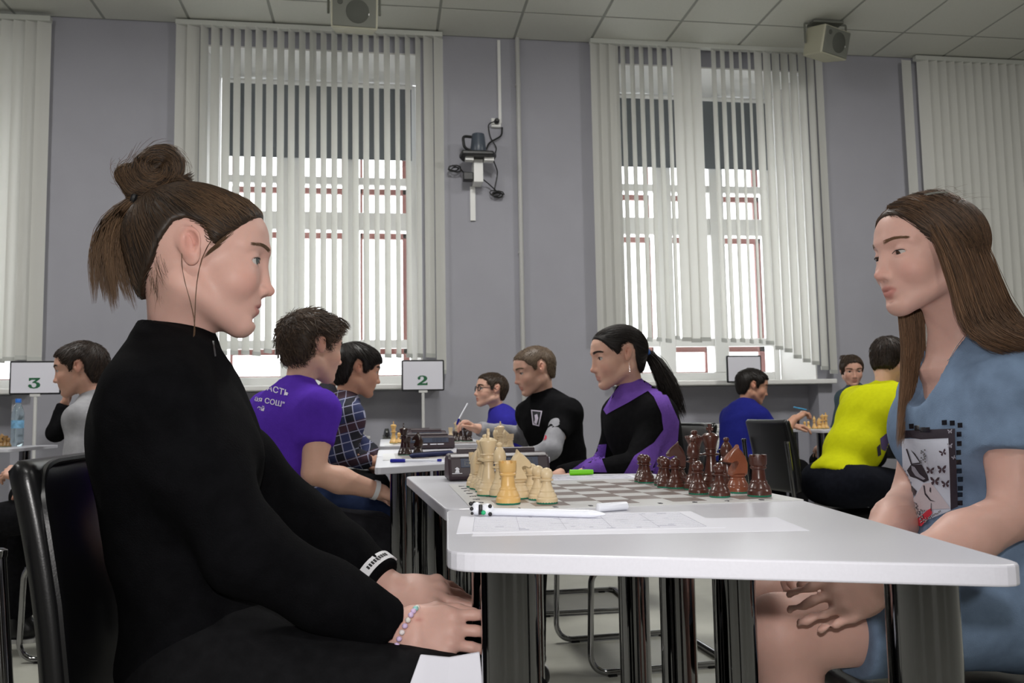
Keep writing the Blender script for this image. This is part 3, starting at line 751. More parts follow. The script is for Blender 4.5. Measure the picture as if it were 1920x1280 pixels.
put('bishop', M_EBON, 872, 827, 'ebony bishop on the third board under the writing hand')
put('king', M_EBON, 864, 826, 'ebony king on the third board under the writing hand')
put('knight', M_EBON, 880, 827, 'ebony knight on the third board under the writing hand', PI)
for x, y in ((852, 825), (857, 827)):
    put('pawn', M_EBON, x, y, 'ebony pawn on the third board near the writing hand', 0, 'ebony pawns on the third board')
put('rook', W1, 845, 821, 'light rook far along the third row of desks')
put('queen', W1, 856, 820, 'light queen far along the third row of desks')
board('vinyl chessboard on the desk of the navy T-shirt boy', 2.78, 5.12, 0.05)
for i, (k, x, h) in enumerate((('pawn', 1509, 0), ('pawn', 1516, 0), ('bishop', 1527, 0), ('knight', 1536, 0), ('queen', 1543, 0), ('king', 1549, 0))):
    p = dep(x, 800, 5.62); piece(k, W2, (p[0], p[1]-.0, ZB), 'honey coloured %s on the desk of the navy T-shirt boy' % k, 0, 'pawns before the navy T-shirt boy' if k == 'pawn' else None)
p = dep(1497, 800, 5.5); piece('bishop', M_EBON, (p[0], p[1], ZB), 'ebony bishop by the hand of the navy T-shirt boy')
board('vinyl chessboard on the desk with the water bottle', -2.56, 4.86, 0.05)
for k, x in (('knight', 3), ('rook', 10), ('pawn', 16)):
    p = dep(x, 828, 4.75); piece(k, mat('tan_wood', srgb(150, 116, 70), .4), (p[0], p[1], ZB), 'tan wooden %s beside the water bottle' % k)

# ---- papers and pens on the near desks
M_BLUEI = mat('blue_ink_plastic', srgb(30, 34, 150), 0.3)
M_PENW = mat('white_pen_plastic', srgb(235, 238, 246), 0.25)
M_LIME = mat('lime_plastic', srgb(120, 214, 20), 0.35)
def sheet(label, c, w, h, rz, z=ZT, lines=0, thick=0.0004, curl=0.0):
    t = thing('score_sheet', label, 'paper', (c[0], c[1], z), rz)
    m = MB(); n = 10; vs = []; fs = []
    for top in (1, 0):
        for i in range(n+1):
            for j in (0, 1):
                x = -w/2+w*i/n; vs.append((x, -h/2+h*j, (thick if top else 0)+curl*(max(0, x/w*2)**2)*(1-j)))
    for i in range(n):
        a = 2*i; b = 2*(n+1)+2*i
        fs += [(a, a+2, a+3, a+1), (b, b+1, b+3, b+2), (a, b, b+2, a+2), (a+1, a+3, b+3, b+1)]
    fs += [(0, 1, 2*n+3, 2*n+2), (2*n, 2*(n+1)+2*n, 2*(n+1)+2*n+1, 2*n+1)]
    m.add(vs, fs); m.build('sheet', M_PAPER, t)
    r = random.Random(int(c[0]*1000)); k = MB()
    for i in range(lines):
        y = h*.42-h*.84*i/max(1, lines-1); k.box(-w*.44, w*.44, y-.00025, y+.00025, thick, thick+.0002)
    for i in range(6):
        x = -w*.44+w*.88*i/5; k.box(x-.0002, x+.0002, -h*.42, h*.42, thick, thick+.0002)
    for i in range(lines*2):
        x = r.uniform(-w*.40, w*.36); y = h*.42-h*.84*(r.randrange(max(1, lines))+.5)/max(1, lines); k.box(x, x+r.uniform(.004, .012), y-.0010, y+.0010, thick, thick+.0002)
    if lines: tag(k.build('printed_table', mat('pale_ink', srgb(160, 160, 176), .6), t, smooth=False), kind='stuff')
    return t
a = onz(886, 1012, ZT); b = onz(1250, 985, ZT)
sheet('white score sheet under the panda pen on the near desk', (0.235, 1.01), 0.297, 0.16, -0.12, lines=14)
sheet('second white paper lying beneath the score sheet near the desk edge', (0.28, 0.955), 0.36, 0.12, -0.16, z=ZT, thick=0.0002, lines=0)
sheet('white score sheet by the far board edge under the lime pen cap', (0.40, 1.70), 0.21, 0.10, -0.10, lines=10)
sheet('score sheet on the second row desk beside the blue pen', (0.23, 2.50), 0.26, 0.10, 0.45, lines=6)
# panda pen
pa = onz(885, 966, ZT); pb = onz(1135, 972, ZT)
d = Vector((pb[0]-pa[0], pb[1]-pa[1], 0)); L = d.length; rzp = math.atan2(d.y, d.x)
pen = thing('panda_pen', 'white pen with a small black and white bear topper', 'pen', (pa[0], pa[1], ZT), rzp)
RX = Matrix.Rotation(PI/2, 4, 'Y')
MB().lathe([(.0042, .024), (.0048, .03), (.0048, L-.02), (.0042, L-.012), (.002, L-.003), (.0006, L)], 16, T(0, 0, .0055)@RX).build('barrel', M_PENW, pen)
pd = MB().ball((.007, 0, .0085), (.0085, .0085, .0085), 16, 12).build('bear_head', M_PENW, pen)
MB().ball((.021, 0, .008), (.0095, .0082, .0080), 16, 12).build('bear_body', M_PENW, pen)
for (x, y, z, r) in ((.0005, -.0045, .0155, .0028), (.0005, .006, .015, .0028), (.003, -.0082, .0095, .0026), (.003, -.007, .0035, .002)):
    MB().ball((x, y, z), r, 10, 7).build('bear_ear' if z > .012 else 'bear_eye', M_BLACKP, pd)
MB().tube([(.0145, -.006, .014), (.0155, -.0088, .009), (.0145, -.0075, .003)], .0026, 8).build('bear_arm', M_BLACKP, pen)
for z in (.003, .013): MB().ball((.0275, -.006, z), .0026, 10, 7).build('bear_foot', M_BLACKP, pen)
MB().ball((.019, -.0085, .005), (.0035, .0018, .003), 10, 7).build('green_leaf', mat('leaf_green', srgb(40, 180, 120), .5), pen)
pc = onz(1120, 960, ZT); pe = onz(1175, 956, ZT)
dd = Vector((pe[0]-pc[0], pe[1]-pc[1], 0))
o = MB().lathe([(.0045, 0), (.0058, .001), (.0058, dd.length-.001), (.0052, dd.length)], 14, T(0, 0, .0058)@RX).build('loose_cap', M_PENW, loc=(pc[0], pc[1], ZT)); o.rotation_euler = (0, 0, math.atan2(dd.y, dd.x))
tag(o, 'white pen cap lying by the board edge', 'pen cap')
pc = onz(1064, 890, ZT); pe = onz(1092, 887, ZT); dd = Vector((.05, -.004, 0))
o = MB().lathe([(.0045, 0), (.0062, .001), (.0058, .04), (.005, .05)], 14, T(0, 0, .0062)@RX).build('loose_cap', M_LIME, loc=(pc[0], pc[1]-.02, ZT)); o.rotation_euler = (0, 0, -.1)
tag(o, 'lime green pen cap on the far score sheet', 'pen cap')
p0 = onz(732, 867, ZT); p1 = onz(828, 866, ZT)
bpn = thing('ballpoint_pen', 'white ballpoint pen with a blue cap on the second desk', 'pen', (p0[0], p0[1], ZT), math.atan2(p1[1]-p0[1], p1[0]-p0[0]))
L = math.hypot(p1[0]-p0[0], p1[1]-p0[1])
MB().lathe([(.004, 0), (.0052, .001), (.0052, .042), (.0046, .044)], 12, T(0, 0, .0052)@RX).build('cap', M_BLUEI, bpn)
MB().lathe([(.0036, .04), (.0036, L-.012)], 12, T(0, 0, .0052)@RX).build('barrel', M_PENW, bpn)
MB().lathe([(.0038, L-.012), (.0038, L)], 12, T(0, 0, .0052)@RX).build('end_plug', M_BLUEI, bpn)
p0 = onz(768, 860, ZT); p1 = onz(850, 854, ZT)
np_ = thing('pen_case', 'navy pen case lying along the second board', 'pen case', (p0[0], p0[1], ZT+.0012), math.atan2(p1[1]-p0[1], p1[0]-p0[0])); L = math.hypot(p1[0]-p0[0], p1[1]-p0[1])
MB().lathe([(.002, 0), (.007, .01), (.008, L*.5), (.007, L-.01), (.002, L)], 12, T(0, 0, .008)@RX).build('case_body', mat('navy_cloth', srgb(24, 34, 80), .7), np_)
MB().tube([(.01, 0, .0162), (L*.5, 0, .0172), (L-.01, 0, .0162)], .0012, 6).build('zip', M_BLACKP, np_)
p = onz(885, 853, ZT); g = thing('glasses_case', 'dark maroon glasses case on the second desk', 'case', (p[0], p[1]+.02, ZT), 0.1)
MB().ball((0, 0, .012), (.045, .02, .012), 18, 8).build('case_shell', mat('maroon_shell', srgb(56, 26, 30), .25), g)
MB().ball((.018, -.008, .0125), (.01, .012, .0095), 12, 6).build('clasp', M_CHROME, g)
# ------------------------------------------------------------------ implicit-surface modelling for people
A_ = lambda v: np.array(v, dtype=np.float64)
def unit(v): v = A_(v); return v/np.linalg.norm(v)
def ell(c, r, R=None):
    c = A_(c); r = A_(r) if hasattr(r, '__len__') else A_([r, r, r]); R = np.eye(3) if R is None else R
    ext = np.sqrt(((R*r)**2).sum(1))
    Rf = R.astype(np.float32)
    def fn(X, Y, Z):
        x = X-np.float32(c[0]); y = Y-np.float32(c[1]); z = Z-np.float32(c[2])
        s0 = 0; s1 = 0
        for i in range(3):
            q = (x*Rf[0, i]+y*Rf[1, i]+z*Rf[2, i])/np.float32(r[i]); s0 = s0+q*q; q = q/np.float32(r[i]); s1 = s1+q*q
        k0 = np.sqrt(s0); k1 = np.sqrt(s1)+np.float32(1e-9)
        return k0*(k0-1)/k1
    return fn, c-ext, c+ext
def cap(a, b, ra, rb=None, sq=None):
    """tapered capsule; sq=(direction, factor) flattens the section along a direction"""
    a = A_(a); b = A_(b); rb = ra if rb is None else rb; ab = b-a; L2 = float(ab@ab)+1e-12
    m = max(ra, rb)
    def fn(X, Y, Z):
        x = X-np.float32(a[0]); y = Y-np.float32(a[1]); z = Z-np.float32(a[2])
        t = np.clip((x*np.float32(ab[0])+y*np.float32(ab[1])+z*np.float32(ab[2]))/np.float32(L2), 0, 1)
        x = x-t*np.float32(ab[0]); y = y-t*np.float32(ab[1]); z = z-t*np.float32(ab[2])
        d2 = x*x+y*y+z*z
        if sq is not None:
            n = sq[0]; q = x*np.float32(n[0])+y*np.float32(n[1])+z*np.float32(n[2]); d2 = d2+q*q*np.float32(1/sq[1]**2-1)
        return np.sqrt(d2+np.float32(1e-12))-(np.float32(ra)+t*np.float32(rb-ra))
    return fn, np.minimum(a, b)-m, np.maximum(a, b)+m
def clip_(prim, *planes):
    """keep the side of each plane (point, normal) that the normal points away from"""
    fn, lo, hi = prim
    def f2(X, Y, Z):
        d = fn(X, Y, Z)
        for p, n in planes:
            d = np.maximum(d, (X-np.float32(p[0]))*np.float32(n[0])+(Y-np.float32(p[1]))*np.float32(n[1])+(Z-np.float32(p[2]))*np.float32(n[2]))
        return d
    return f2, lo, hi
def smin(a, b, k):
    if k <= 0: return np.minimum(a, b)
    h = np.maximum(k-np.abs(a-b), 0)/np.float32(k); return np.minimum(a, b)-h*h*np.float32(k*0.25)
class Model:
    def __init__(s): s.ops = []
    def u(s, prim, k=0.01): s.ops.append(('u', prim, k)); return s
    def d(s, prim, k=0.004): s.ops.append(('d', prim, k)); return s
    def i(s, fn, k=0.003): s.ops.append(('i', (fn, None, None), k)); return s
    def copy(s): m = Model(); m.ops = list(s.ops); return m
    def at(s, P):
        P = np.asarray(P, np.float32); X, Y, Z = P[:, 0], P[:, 1], P[:, 2]; v = np.full(len(P), 1.0, np.float32)
        for op, (fn, lo, hi), k in s.ops:
            d = fn(X, Y, Z)
            v = smin(v, d, k) if op == 'u' else (-smin(-v, d, k) if op == 'd' else -smin(-v, -d, k))
        return v
    def grad(s, P, e=0.0012):
        g = np.stack([s.at(P+np.eye(3)[i]*e)-s.at(P-np.eye(3)[i]*e) for i in range(3)], 1)
        return g/(np.linalg.norm(g, axis=1, keepdims=True)+1e-9)
    def bounds(s):
        lo = np.min([p[1] for o, p, k in s.ops if o == 'u'], 0); hi = np.max([p[2] for o, p, k in s.ops if o == 'u'], 0); return lo, hi
    def mesh(s, vox, fine=(), post=None, pad=0.012):
        """fine = list of (lo, hi, voxel) boxes with a finer grid"""
        lo, hi = s.bounds(); lo = lo-pad; hi = hi+pad
        ax = []
        for i in range(3):
            c = [lo[i]]
            while c[-1] < hi[i]:
                st = vox
                for flo, fhi, fv in fine:
                    if flo[i] <= c[-1] <= fhi[i]: st = min(st, fv)
                c.append(c[-1]+st)
            ax.append(np.array(c, np.float32))
        X, Y, Z = ax
        V = np.full((len(X), len(Y), len(Z)), 1.0, np.float32)
        for op, (fn, plo, phi), k in s.ops:
            if plo is None: sl = (slice(None),)*3
            else:
                m = max(k, 0)+2.5*vox
                sl = tuple(slice(max(0, np.searchsorted(ax[i], plo[i]-m)-1), np.searchsorted(ax[i], phi[i]+m)+1) for i in range(3))
            v = V[sl]
            if v.size == 0: continue
            d = fn(X[sl[0]][:, None, None], Y[sl[1]][None, :, None], Z[sl[2]][None, None, :])
            V[sl] = smin(v, d, k) if op == 'u' else (-smin(-v, d, k) if op == 'd' else -smin(-v, -d, k))
        if post is not None:
            idx = np.nonzero(np.abs(V) < max(0.03, 3*vox))
            V[idx] += post(X[idx[0]], Y[idx[1]], Z[idx[2]]).astype(np.float32)
        return surface_net(V, X, Y, Z)
def surface_net(V, X, Y, Z):
    S = V < 0
    nx, ny, nz = V.shape
    c = np.zeros((nx-1, ny-1, nz-1), np.int8)
    for a in (0, 1):
        for b in (0, 1):
            for d in (0, 1): c += S[a:nx-1+a, b:ny-1+b, d:nz-1+d]
    I, J, K = np.nonzero((c > 0) & (c < 8))
    vid = np.full(c.shape, -1, np.int32); vid[I, J, K] = np.arange(len(I))
    acc = np.zeros((len(I), 3)); cnt = np.zeros(len(I))
    for (a, b) in [((0,0,0),(1,0,0)),((0,1,0),(1,1,0)),((0,0,1),(1,0,1)),((0,1,1),(1,1,1)),((0,0,0),(0,1,0)),((1,0,0),(1,1,0)),((0,0,1),(0,1,1)),((1,0,1),(1,1,1)),((0,0,0),(0,0,1)),((1,0,0),(1,0,1)),((0,1,0),(0,1,1)),((1,1,0),(1,1,1))]:
        va = V[I+a[0], J+a[1], K+a[2]]; vb = V[I+b[0], J+b[1], K+b[2]]
        m = (va < 0) != (vb < 0)
        t = np.where(m, va/np.where(m, va-vb, 1), 0)
        pa = np.stack([X[I+a[0]], Y[J+a[1]], Z[K+a[2]]], 1); pb = np.stack([X[I+b[0]], Y[J+b[1]], Z[K+b[2]]], 1)
        acc += np.where(m[:, None], pa+(pb-pa)*t[:, None], 0); cnt += m
    verts = acc/cnt[:, None]
    quads = []
    for axis in range(3):
        s0 = [slice(None)]*3; s1 = [slice(None)]*3; s0[axis] = slice(0, -1); s1[axis] = slice(1, None)
        d = S[tuple(s0)] != S[tuple(s1)]
        i, j, k = np.nonzero(d)
        o = [(1, 2), (2, 0), (0, 1)][axis]
        idx = [i, j, k]
        ok = (idx[o[0]] > 0) & (idx[o[1]] > 0) & (idx[o[0]] < V.shape[o[0]]-1) & (idx[o[1]] < V.shape[o[1]]-1)
        i, j, k = i[ok], j[ok], k[ok]
        inside = S[i, j, k]
        def cell(u, v):
            q = [i.copy(), j.copy(), k.copy()]; q[o[0]] = q[o[0]]-u; q[o[1]] = q[o[1]]-v; return vid[q[0], q[1], q[2]]
        Q = np.stack([cell(1, 1), cell(0, 1), cell(0, 0), cell(1, 0)], 1)
        Q[~inside] = Q[~inside][:, ::-1]
        quads.append(Q)
    Q = np.concatenate(quads); Q = Q[(Q >= 0).all(1)]
    return verts, Q
def relax(verts, Q, n=1, w=0.5):
    """Laplacian smoothing that keeps the volume roughly"""
    E = np.concatenate([Q[:, [0, 1]], Q[:, [1, 2]], Q[:, [2, 3]], Q[:, [3, 0]]])
    for it in range(2*n):
        s = np.zeros_like(verts); c = np.zeros(len(verts))
        for a, b in ((0, 1), (1, 0)):
            for d in range(3): s[:, d] += np.bincount(E[:, a], verts[E[:, b], d], len(verts))
            c += np.bincount(E[:, a], None, len(verts))
        verts = verts+(w if it % 2 == 0 else -w*1.02)*(s/np.maximum(c, 1)[:, None]-verts)
    return verts
def link_mesh(name, verts, faces, mats, parent=None, colors=None, tint=None, smooth=True):
    me = bpy.data.meshes.new(name)
    faces = np.asarray(faces); nf, w = faces.shape
    me.vertices.add(len(verts)); me.vertices.foreach_set('co', np.asarray(verts, np.float32).ravel())
    me.loops.add(nf*w); me.loops.foreach_set('vertex_index', faces.astype(np.int32).ravel())
    me.polygons.add(nf); me.polygons.foreach_set('loop_start', np.arange(0, nf*w, w, dtype=np.int32)); me.polygons.foreach_set('loop_total', np.full(nf, w, np.int32))
    if smooth: me.polygons.foreach_set('use_smooth', np.ones(nf, bool))
    for m in (mats if isinstance(mats, (list, tuple)) else [mats]): me.materials.append(m)
    if colors is not None:
        at = me.attributes.new('Col', 'FLOAT_COLOR', 'POINT'); at.data.foreach_set('color', np.concatenate([colors, np.ones((len(colors), 1))], 1).astype(np.float32).ravel())
    if tint is not None:
        at = me.attributes.new('tint', 'FLOAT', 'POINT'); at.data.foreach_set('value', np.asarray(tint, np.float32))
    me.update(calc_edges=True); me.validate()
    o = bpy.data.objects.new(name, me); COL.objects.link(o)
    if parent is not None:
        o.parent = parent; o.matrix_parent_inverse = Matrix.Identity(4)
        me.transform(parent.matrix_world.inverted() if parent.matrix_world != Matrix.Identity(4) else Matrix.Identity(4))
    return o
def strands(P, R, sides=3):
    """P (S,n,3) polylines, R (S,n) radii -> verts, quads"""
    S, n, _ = P.shape
    t = np.empty_like(P); t[:, 1:-1] = P[:, 2:]-P[:, :-2]; t[:, 0] = P[:, 1]-P[:, 0]; t[:, -1] = P[:, -1]-P[:, -2]
    t /= np.linalg.norm(t, axis=2, keepdims=True)+1e-9
    ref = np.where(np.abs(t[..., 2:3]) < 0.9, A_([0, 0, 1.]), A_([1., 0, 0]))
    N = np.cross(t, ref); N /= np.linalg.norm(N, axis=2, keepdims=True)+1e-9; B = np.cross(t, N)
    vs = []
    for k in range(sides):
        a = 2*math.pi*k/sides; vs.append(P+(N*math.cos(a)+B*math.sin(a))*R[..., None])
    V = np.stack(vs, 2)                                           # S,n,sides,3
    idx = np.arange(S*n*sides).reshape(S, n, sides)
    q = []
    for k in range(sides):
        l = (k+1) % sides; q.append(np.stack([idx[:, :-1, k], idx[:, :-1, l], idx[:, 1:, l], idx[:, 1:, k]], -1).reshape(-1, 4))
    return V.reshape(-1, 3), np.concatenate(q)
def frame(fwd, up):
    f = unit(fwd); u = A_(up)-f*(A_(up)@f); u = unit(u); l = np.cross(u, f); return np.stack([f, l, u], 1)   # columns fwd,left,up
def head_rot(yaw, pitch=0, roll=0):
    """yaw from +X counter-clockwise, pitch up positive, roll to the person's left positive (radians)"""
    f = A_([math.cos(yaw)*math.cos(pitch), math.sin(yaw)*math.cos(pitch), math.sin(pitch)])
    R = frame(f, (0, 0, 1)); c, s = math.cos(roll), math.sin(roll)
    return np.stack([R[:, 0], R[:, 1]*c-R[:, 2]*s, R[:, 2]*c+R[:, 1]*s], 1)

# ---------------------------------------------------------------- materials for people
def attr_mat(name, rough, spec=0.4, sub=0.0, bump=None, coat=0):
    m = bpy.data.materials.new(name); m.use_nodes = True; nt = m.node_tree; b = nt.nodes['Principled BSDF']
    a = nt.nodes.new('ShaderNodeAttribute'); a.attribute_name = 'Col'
    tc = nt.nodes.new('ShaderNodeTexCoord'); n = nt.nodes.new('ShaderNodeTexNoise'); n.inputs['Scale'].default_value = 45; n.inputs['Detail'].default_value = 4
    nt.links.new(tc.outputs['Object'], n.inputs['Vector'])
    mp = nt.nodes.new('ShaderNodeMapRange'); mp.inputs['To Min'].default_value = 0.93; mp.inputs['To Max'].default_value = 1.07; nt.links.new(n.outputs['Fac'], mp.inputs['Value'])
    mx = nt.nodes.new('ShaderNodeMix'); mx.data_type = 'RGBA'; mx.blend_type = 'MULTIPLY'; mx.inputs['Factor'].default_value = 1
    nt.links.new(a.outputs['Color'], mx.inputs['A']); nt.links.new(mp.outputs['Result'], mx.inputs['B']); nt.links.new(mx.outputs['Result'], b.inputs['Base Color'])
    b.inputs['Roughness'].default_value = rough; b.inputs['Specular IOR Level'].default_value = spec
    if sub:
        b.inputs['Subsurface Weight'].default_value = sub; b.inputs['Subsurface Radius'].default_value = (1.0, 0.35, 0.2); b.inputs['Subsurface Scale'].default_value = 0.006
    if bump:
        n2 = nt.nodes.new('ShaderNodeTexNoise'); n2.inputs['Scale'].default_value = bump[0]; nt.links.new(tc.outputs['Object'], n2.inputs['Vector'])
        bp = nt.nodes.new('ShaderNodeBump'); bp.inputs['Strength'].default_value = bump[1]; bp.inputs['Distance'].default_value = 0.001
        nt.links.new(n2.outputs['Fac'], bp.inputs['Height']); nt.links.new(bp.outputs['Normal'], b.inputs['Normal'])
    return m
M_SKIN = attr_mat('skin', 0.5, 0.35, 0.25, (500, 0.12))
HAIRM = {}
def hair_mat(name, c0, c1, rough=0.5):
    if name in HAIRM: return HAIRM[name]
    m = bpy.data.materials.new(name); m.use_nodes = True; nt = m.node_tree; b = nt.nodes['Principled BSDF']
    a = nt.nodes.new('ShaderNodeAttribute'); a.attribute_name = 'tint'
    r = nt.nodes.new('ShaderNodeValToRGB'); r.color_ramp.elements[0].color = (*c0, 1); r.color_ramp.elements[1].color = (*c1, 1)
    nt.links.new(a.outputs['Fac'], r.inputs['Fac']); nt.links.new(r.outputs['Color'], b.inputs['Base Color'])
    b.inputs['Roughness'].default_value = rough; b.inputs['Specular IOR Level'].default_value = 0.35
    HAIRM[name] = m; return m
def cloth(name, col, rough=0.85, amt=0.08, scale=60, bump=(350, 0.35)):
    return mat(name, col, rough, spec=0.06, noise=(scale, amt), bump=bump)
M_EYEW = mat('eye_white', srgb(196, 190, 186), 0.25)
M_PUPIL = mat('pupil', (0.004, 0.004, 0.004), 0.1)

# ---------------------------------------------------------------- anatomy, head frame x forward, y left, z up (mm)
def head_model(M, O, R, s=1.0, jaw=1.0, nose=1.0, lids=0.35, ear=True, neck_to=None, neck_r=0.050, detail=True, cheek=1.0, chin=0.0):
    q = s*0.001
    C = lambda x, y, z: O+R@(A_([x, y, z])*q)
    E = lambda c, r, k=8, rot=None, op='u': getattr(M, op)(ell(C(*c), A_(r)*q, R if rot is None else R@rot), k*q)
    K = lambda a, b, ra, rb, k=8: M.u(cap(C(*a), C(*b), ra*q, rb*q), k*q)
    E((-10, 0, 27), (88, 69, 76), 0)
    E((38, 0, 34), (54, 58, 50), 20)
    E((40, 0, -26), (44, 51*jaw, 66), 22)
    for sd in (1, -1):
        K((2, sd*47*jaw, -50), (56, sd*13, -88), 17, 14, 24)
        E((49, sd*35, -28), (27*cheek, 23*cheek, 26), 18)
        K((84, sd*10, 17), (62, sd*45, 18), 9, 8, 14)
    E((61+chin, 0, -88), (14, 16, 13), 16)
    E((66, 0, -56), (17.5, 25, 19), 14)
    # eye sockets
    for sd in (1, -1):
        E((92, sd*33, 2), (16, 21, 11), 12, np.array(Matrix.Rotation(sd*0.35, 3, 'Z')), 'd')
    # nose
    K((84.5, 0, 2), (90, 0, -34), 7*nose, 9*nose, 9)
    E((94, 0, -38), (10*nose, 9*nose, 8.5*nose), 5)
    for sd in (1, -1):
        E((83, sd*10.5*nose, -41), (10.5, 6.8*nose, 7.5), 5)
        if detail: E((89, sd*6.5, -48.5), (5.5, 3.0, 3.2), 3, op='d')
    # lips
    E((76.0, 0, -59), (8, 18, 4.4), 4); E((73.8, 0, -69.0), (8, 16, 5.2), 4)
    E((81, 0, -81), (8, 17, 3.2), 8, op='d')
    if detail:
        E((87, 0, -63.8), (12, 25, 1.2), 2.2, op='d'); E((90, 0, -52.5), (5, 3.0, 5), 3, op='d')
    # eyeballs under lids
    for sd in (1, -1):
        E((67.0, sd*31, 0), (14.2, 15.2, 13.6), 6)
        if detail:
            E((79, sd*33, -1.0-2.6*(1-lids)), (10, 14.5, 1.2+8.5*lids), 1.2, np.array(Matrix.Rotation(sd*0.28, 3, 'Z')), 'd')
    if ear:
        for sd in (1, -1):
            rot = np.array(Matrix.Rotation(sd*0.38, 3, 'Z'))@np.array(Matrix.Rotation(-0.16, 3, 'Y'))
            E((-9, sd*72, 13), (17, 5.5, 20), 5, rot); E((-5, sd*71, -5), (12, 5, 15), 7, rot)
            E((-6, sd*77, 11), (10.5, 6.6, 15), 2.5, rot, 'd')
            if detail:
                E((-8, sd*74.5, 6), (6, 3, 15), 3, rot); E((2, sd*72.5, 1), (4, 4, 6), 3, rot)
    if neck_to is not None:
        M.u(cap(C(-26, 0, -42), neck_to, neck_r*1.04, neck_r), 0.028)
        for sd in (1, -1):
            M.u(cap(C(-20, sd*46, -40), (A_(neck_to)*0.93+C(0, 0, -60)*0.07), 0.016, 0.014), 0.02)
    return C
def skin_colors(V, C, R, O, s, base, lip=None, detail=True, blush=0.5):
    q = s*0.001; L = ((V-O)@R)/q
    col = np.tile(A_(base), (len(V), 1))
    def blend(m, c):
        nonlocal col
        m = np.clip(m, 0, 1)[:, None]; col = col*(1-m)+A_(c)*m
    head = L[:, 2] > -130
    g = lambda c, r: np.exp(-(((L-A_(c))/A_(r))**2).sum(1))
    red = A_(base)*A_([1.0, 0.74, 0.72])
    for sd in (1, -1):
        blend(blush*g((62, sd*40, -34), (24, 20, 20)), red)
        blend(0.7*g((-8, sd*76, 12), (16, 9, 30)), red)
    blend(0.5*g((98, 0, -38), (12, 12, 11)), red)
    if lip is not None:
        y = L[:, 1]; zc = -64+0.002*y*y
        up = 1/(1+np.exp(-((L[:, 2]-(zc-13.5+0.028*y*y))/0.9))); dn = 1/(1+np.exp(((L[:, 2]-(zc+8.0-0.020*y*y))/0.9)))
        m = up*dn*(L[:, 0] > 66)*(np.abs(y) < 23); blend(m*0.85, lip)
    return col
def eye(name, C, R, sd, s, gaze, iris, parent, lidcol=None):
    """eyeball with iris and pupil, looking along gaze"""
    q = s*0.001; c = C(67.0, sd*31, 0); g = unit(gaze); Q = Vector((0, 0, 1)).rotation_difference(Vector(g)).to_matrix().to_4x4()
    r = 13.1*q; mb = MB(); n = 20; an = [0, 7, 13, 18, 24, 30, 40, 60, 100, 140, 180]
    M = Matrix.Translation(Vector(c))@Q
    prof = [(max(r*math.sin(math.radians(a)), 1e-5), r*math.cos(math.radians(a))*(1.03 if a < 29 else 1)) for a in an]
    for j in range(len(prof)-1):
        mi = 2 if an[j+1] <= 13 else (1 if an[j+1] <= 30 else 0)
        mb.lathe([prof[j], prof[j+1]], n, M, cap=False, mi=mi)
    return mb.build('eye', [M_EYEW, iris, M_PUPIL], wp=parent)
def curve_strands(pts, n, spread, r, jit=0.3, taper=True, seed=0):
    """a lock of n strands along a guide polyline"""
    q = np.random.default_rng(seed); G = A_(pts); m = len(G)
    t = np.linspace(0, 1, m); tt = np.linspace(0, 1, max(6, int(m*1.45)))
    G2 = np.stack([np.interp(tt, t, G[:, d]) for d in range(3)], 1)
    for _ in range(2): G2[1:-1] = (G2[:-2]+2*G2[1:-1]+G2[2:])/4
    sp = spread if hasattr(spread, '__len__') else (spread, spread)
    w = np.interp(tt, np.linspace(0, 1, len(sp)), sp)
    off = q.normal(0, 1, (n, 3)); off /= np.maximum(np.linalg.norm(off, axis=1, keepdims=True), 1)
    wob = q.normal(0, jit, (n, 3)); ph = q.uniform(0, 6.28, (n, 1, 1))
    P = G2[None]+off[:, None]*w[None, :, None]+wob[:, None]*w[None, :, None]*np.sin(tt[None, :, None]*5+ph)
    ln = q.uniform(0.75, 1.0, n)
    for i in range(n):
        for d in range(3): P[i, :, d] = np.interp(tt*ln[i], tt, P[i, :, d])
    Rr = np.full((n, len(tt)), r); Rr[:, -1] *= 0.15; Rr[:, -2] *= 0.6; Rr[:, 0] *= 0.6
    return P, Rr
class Hair:
    """gathers strands and a base cap into one mesh"""
    def __init__(s): s.V = []; s.Q = []; s.T = []; s.n = 0
    def mesh(s, V, Q, tint=0.35):
        s.V.append(V); s.Q.append(np.asarray(Q)+s.n); s.T.append(np.full(len(V), tint) if np.isscalar(tint) else tint); s.n += len(V)
    def add(s, P, R, lo=0.1, hi=0.9, seed=1, grade=0.0):
        q = np.random.default_rng(seed); V, Q = strands(P, R); t = q.uniform(lo, hi, len(P))
        tt = np.repeat(t[:, None], P.shape[1], 1)+grade*np.linspace(0, 1, P.shape[1])[None]
        s.mesh(V, Q, np.clip(np.repeat(tt.reshape(-1), 3), 0, 1))
    def build(s, m, parent, name='hair'):
        return link_mesh(name, np.concatenate(s.V), np.concatenate(s.Q), m, parent, tint=np.concatenate(s.T))
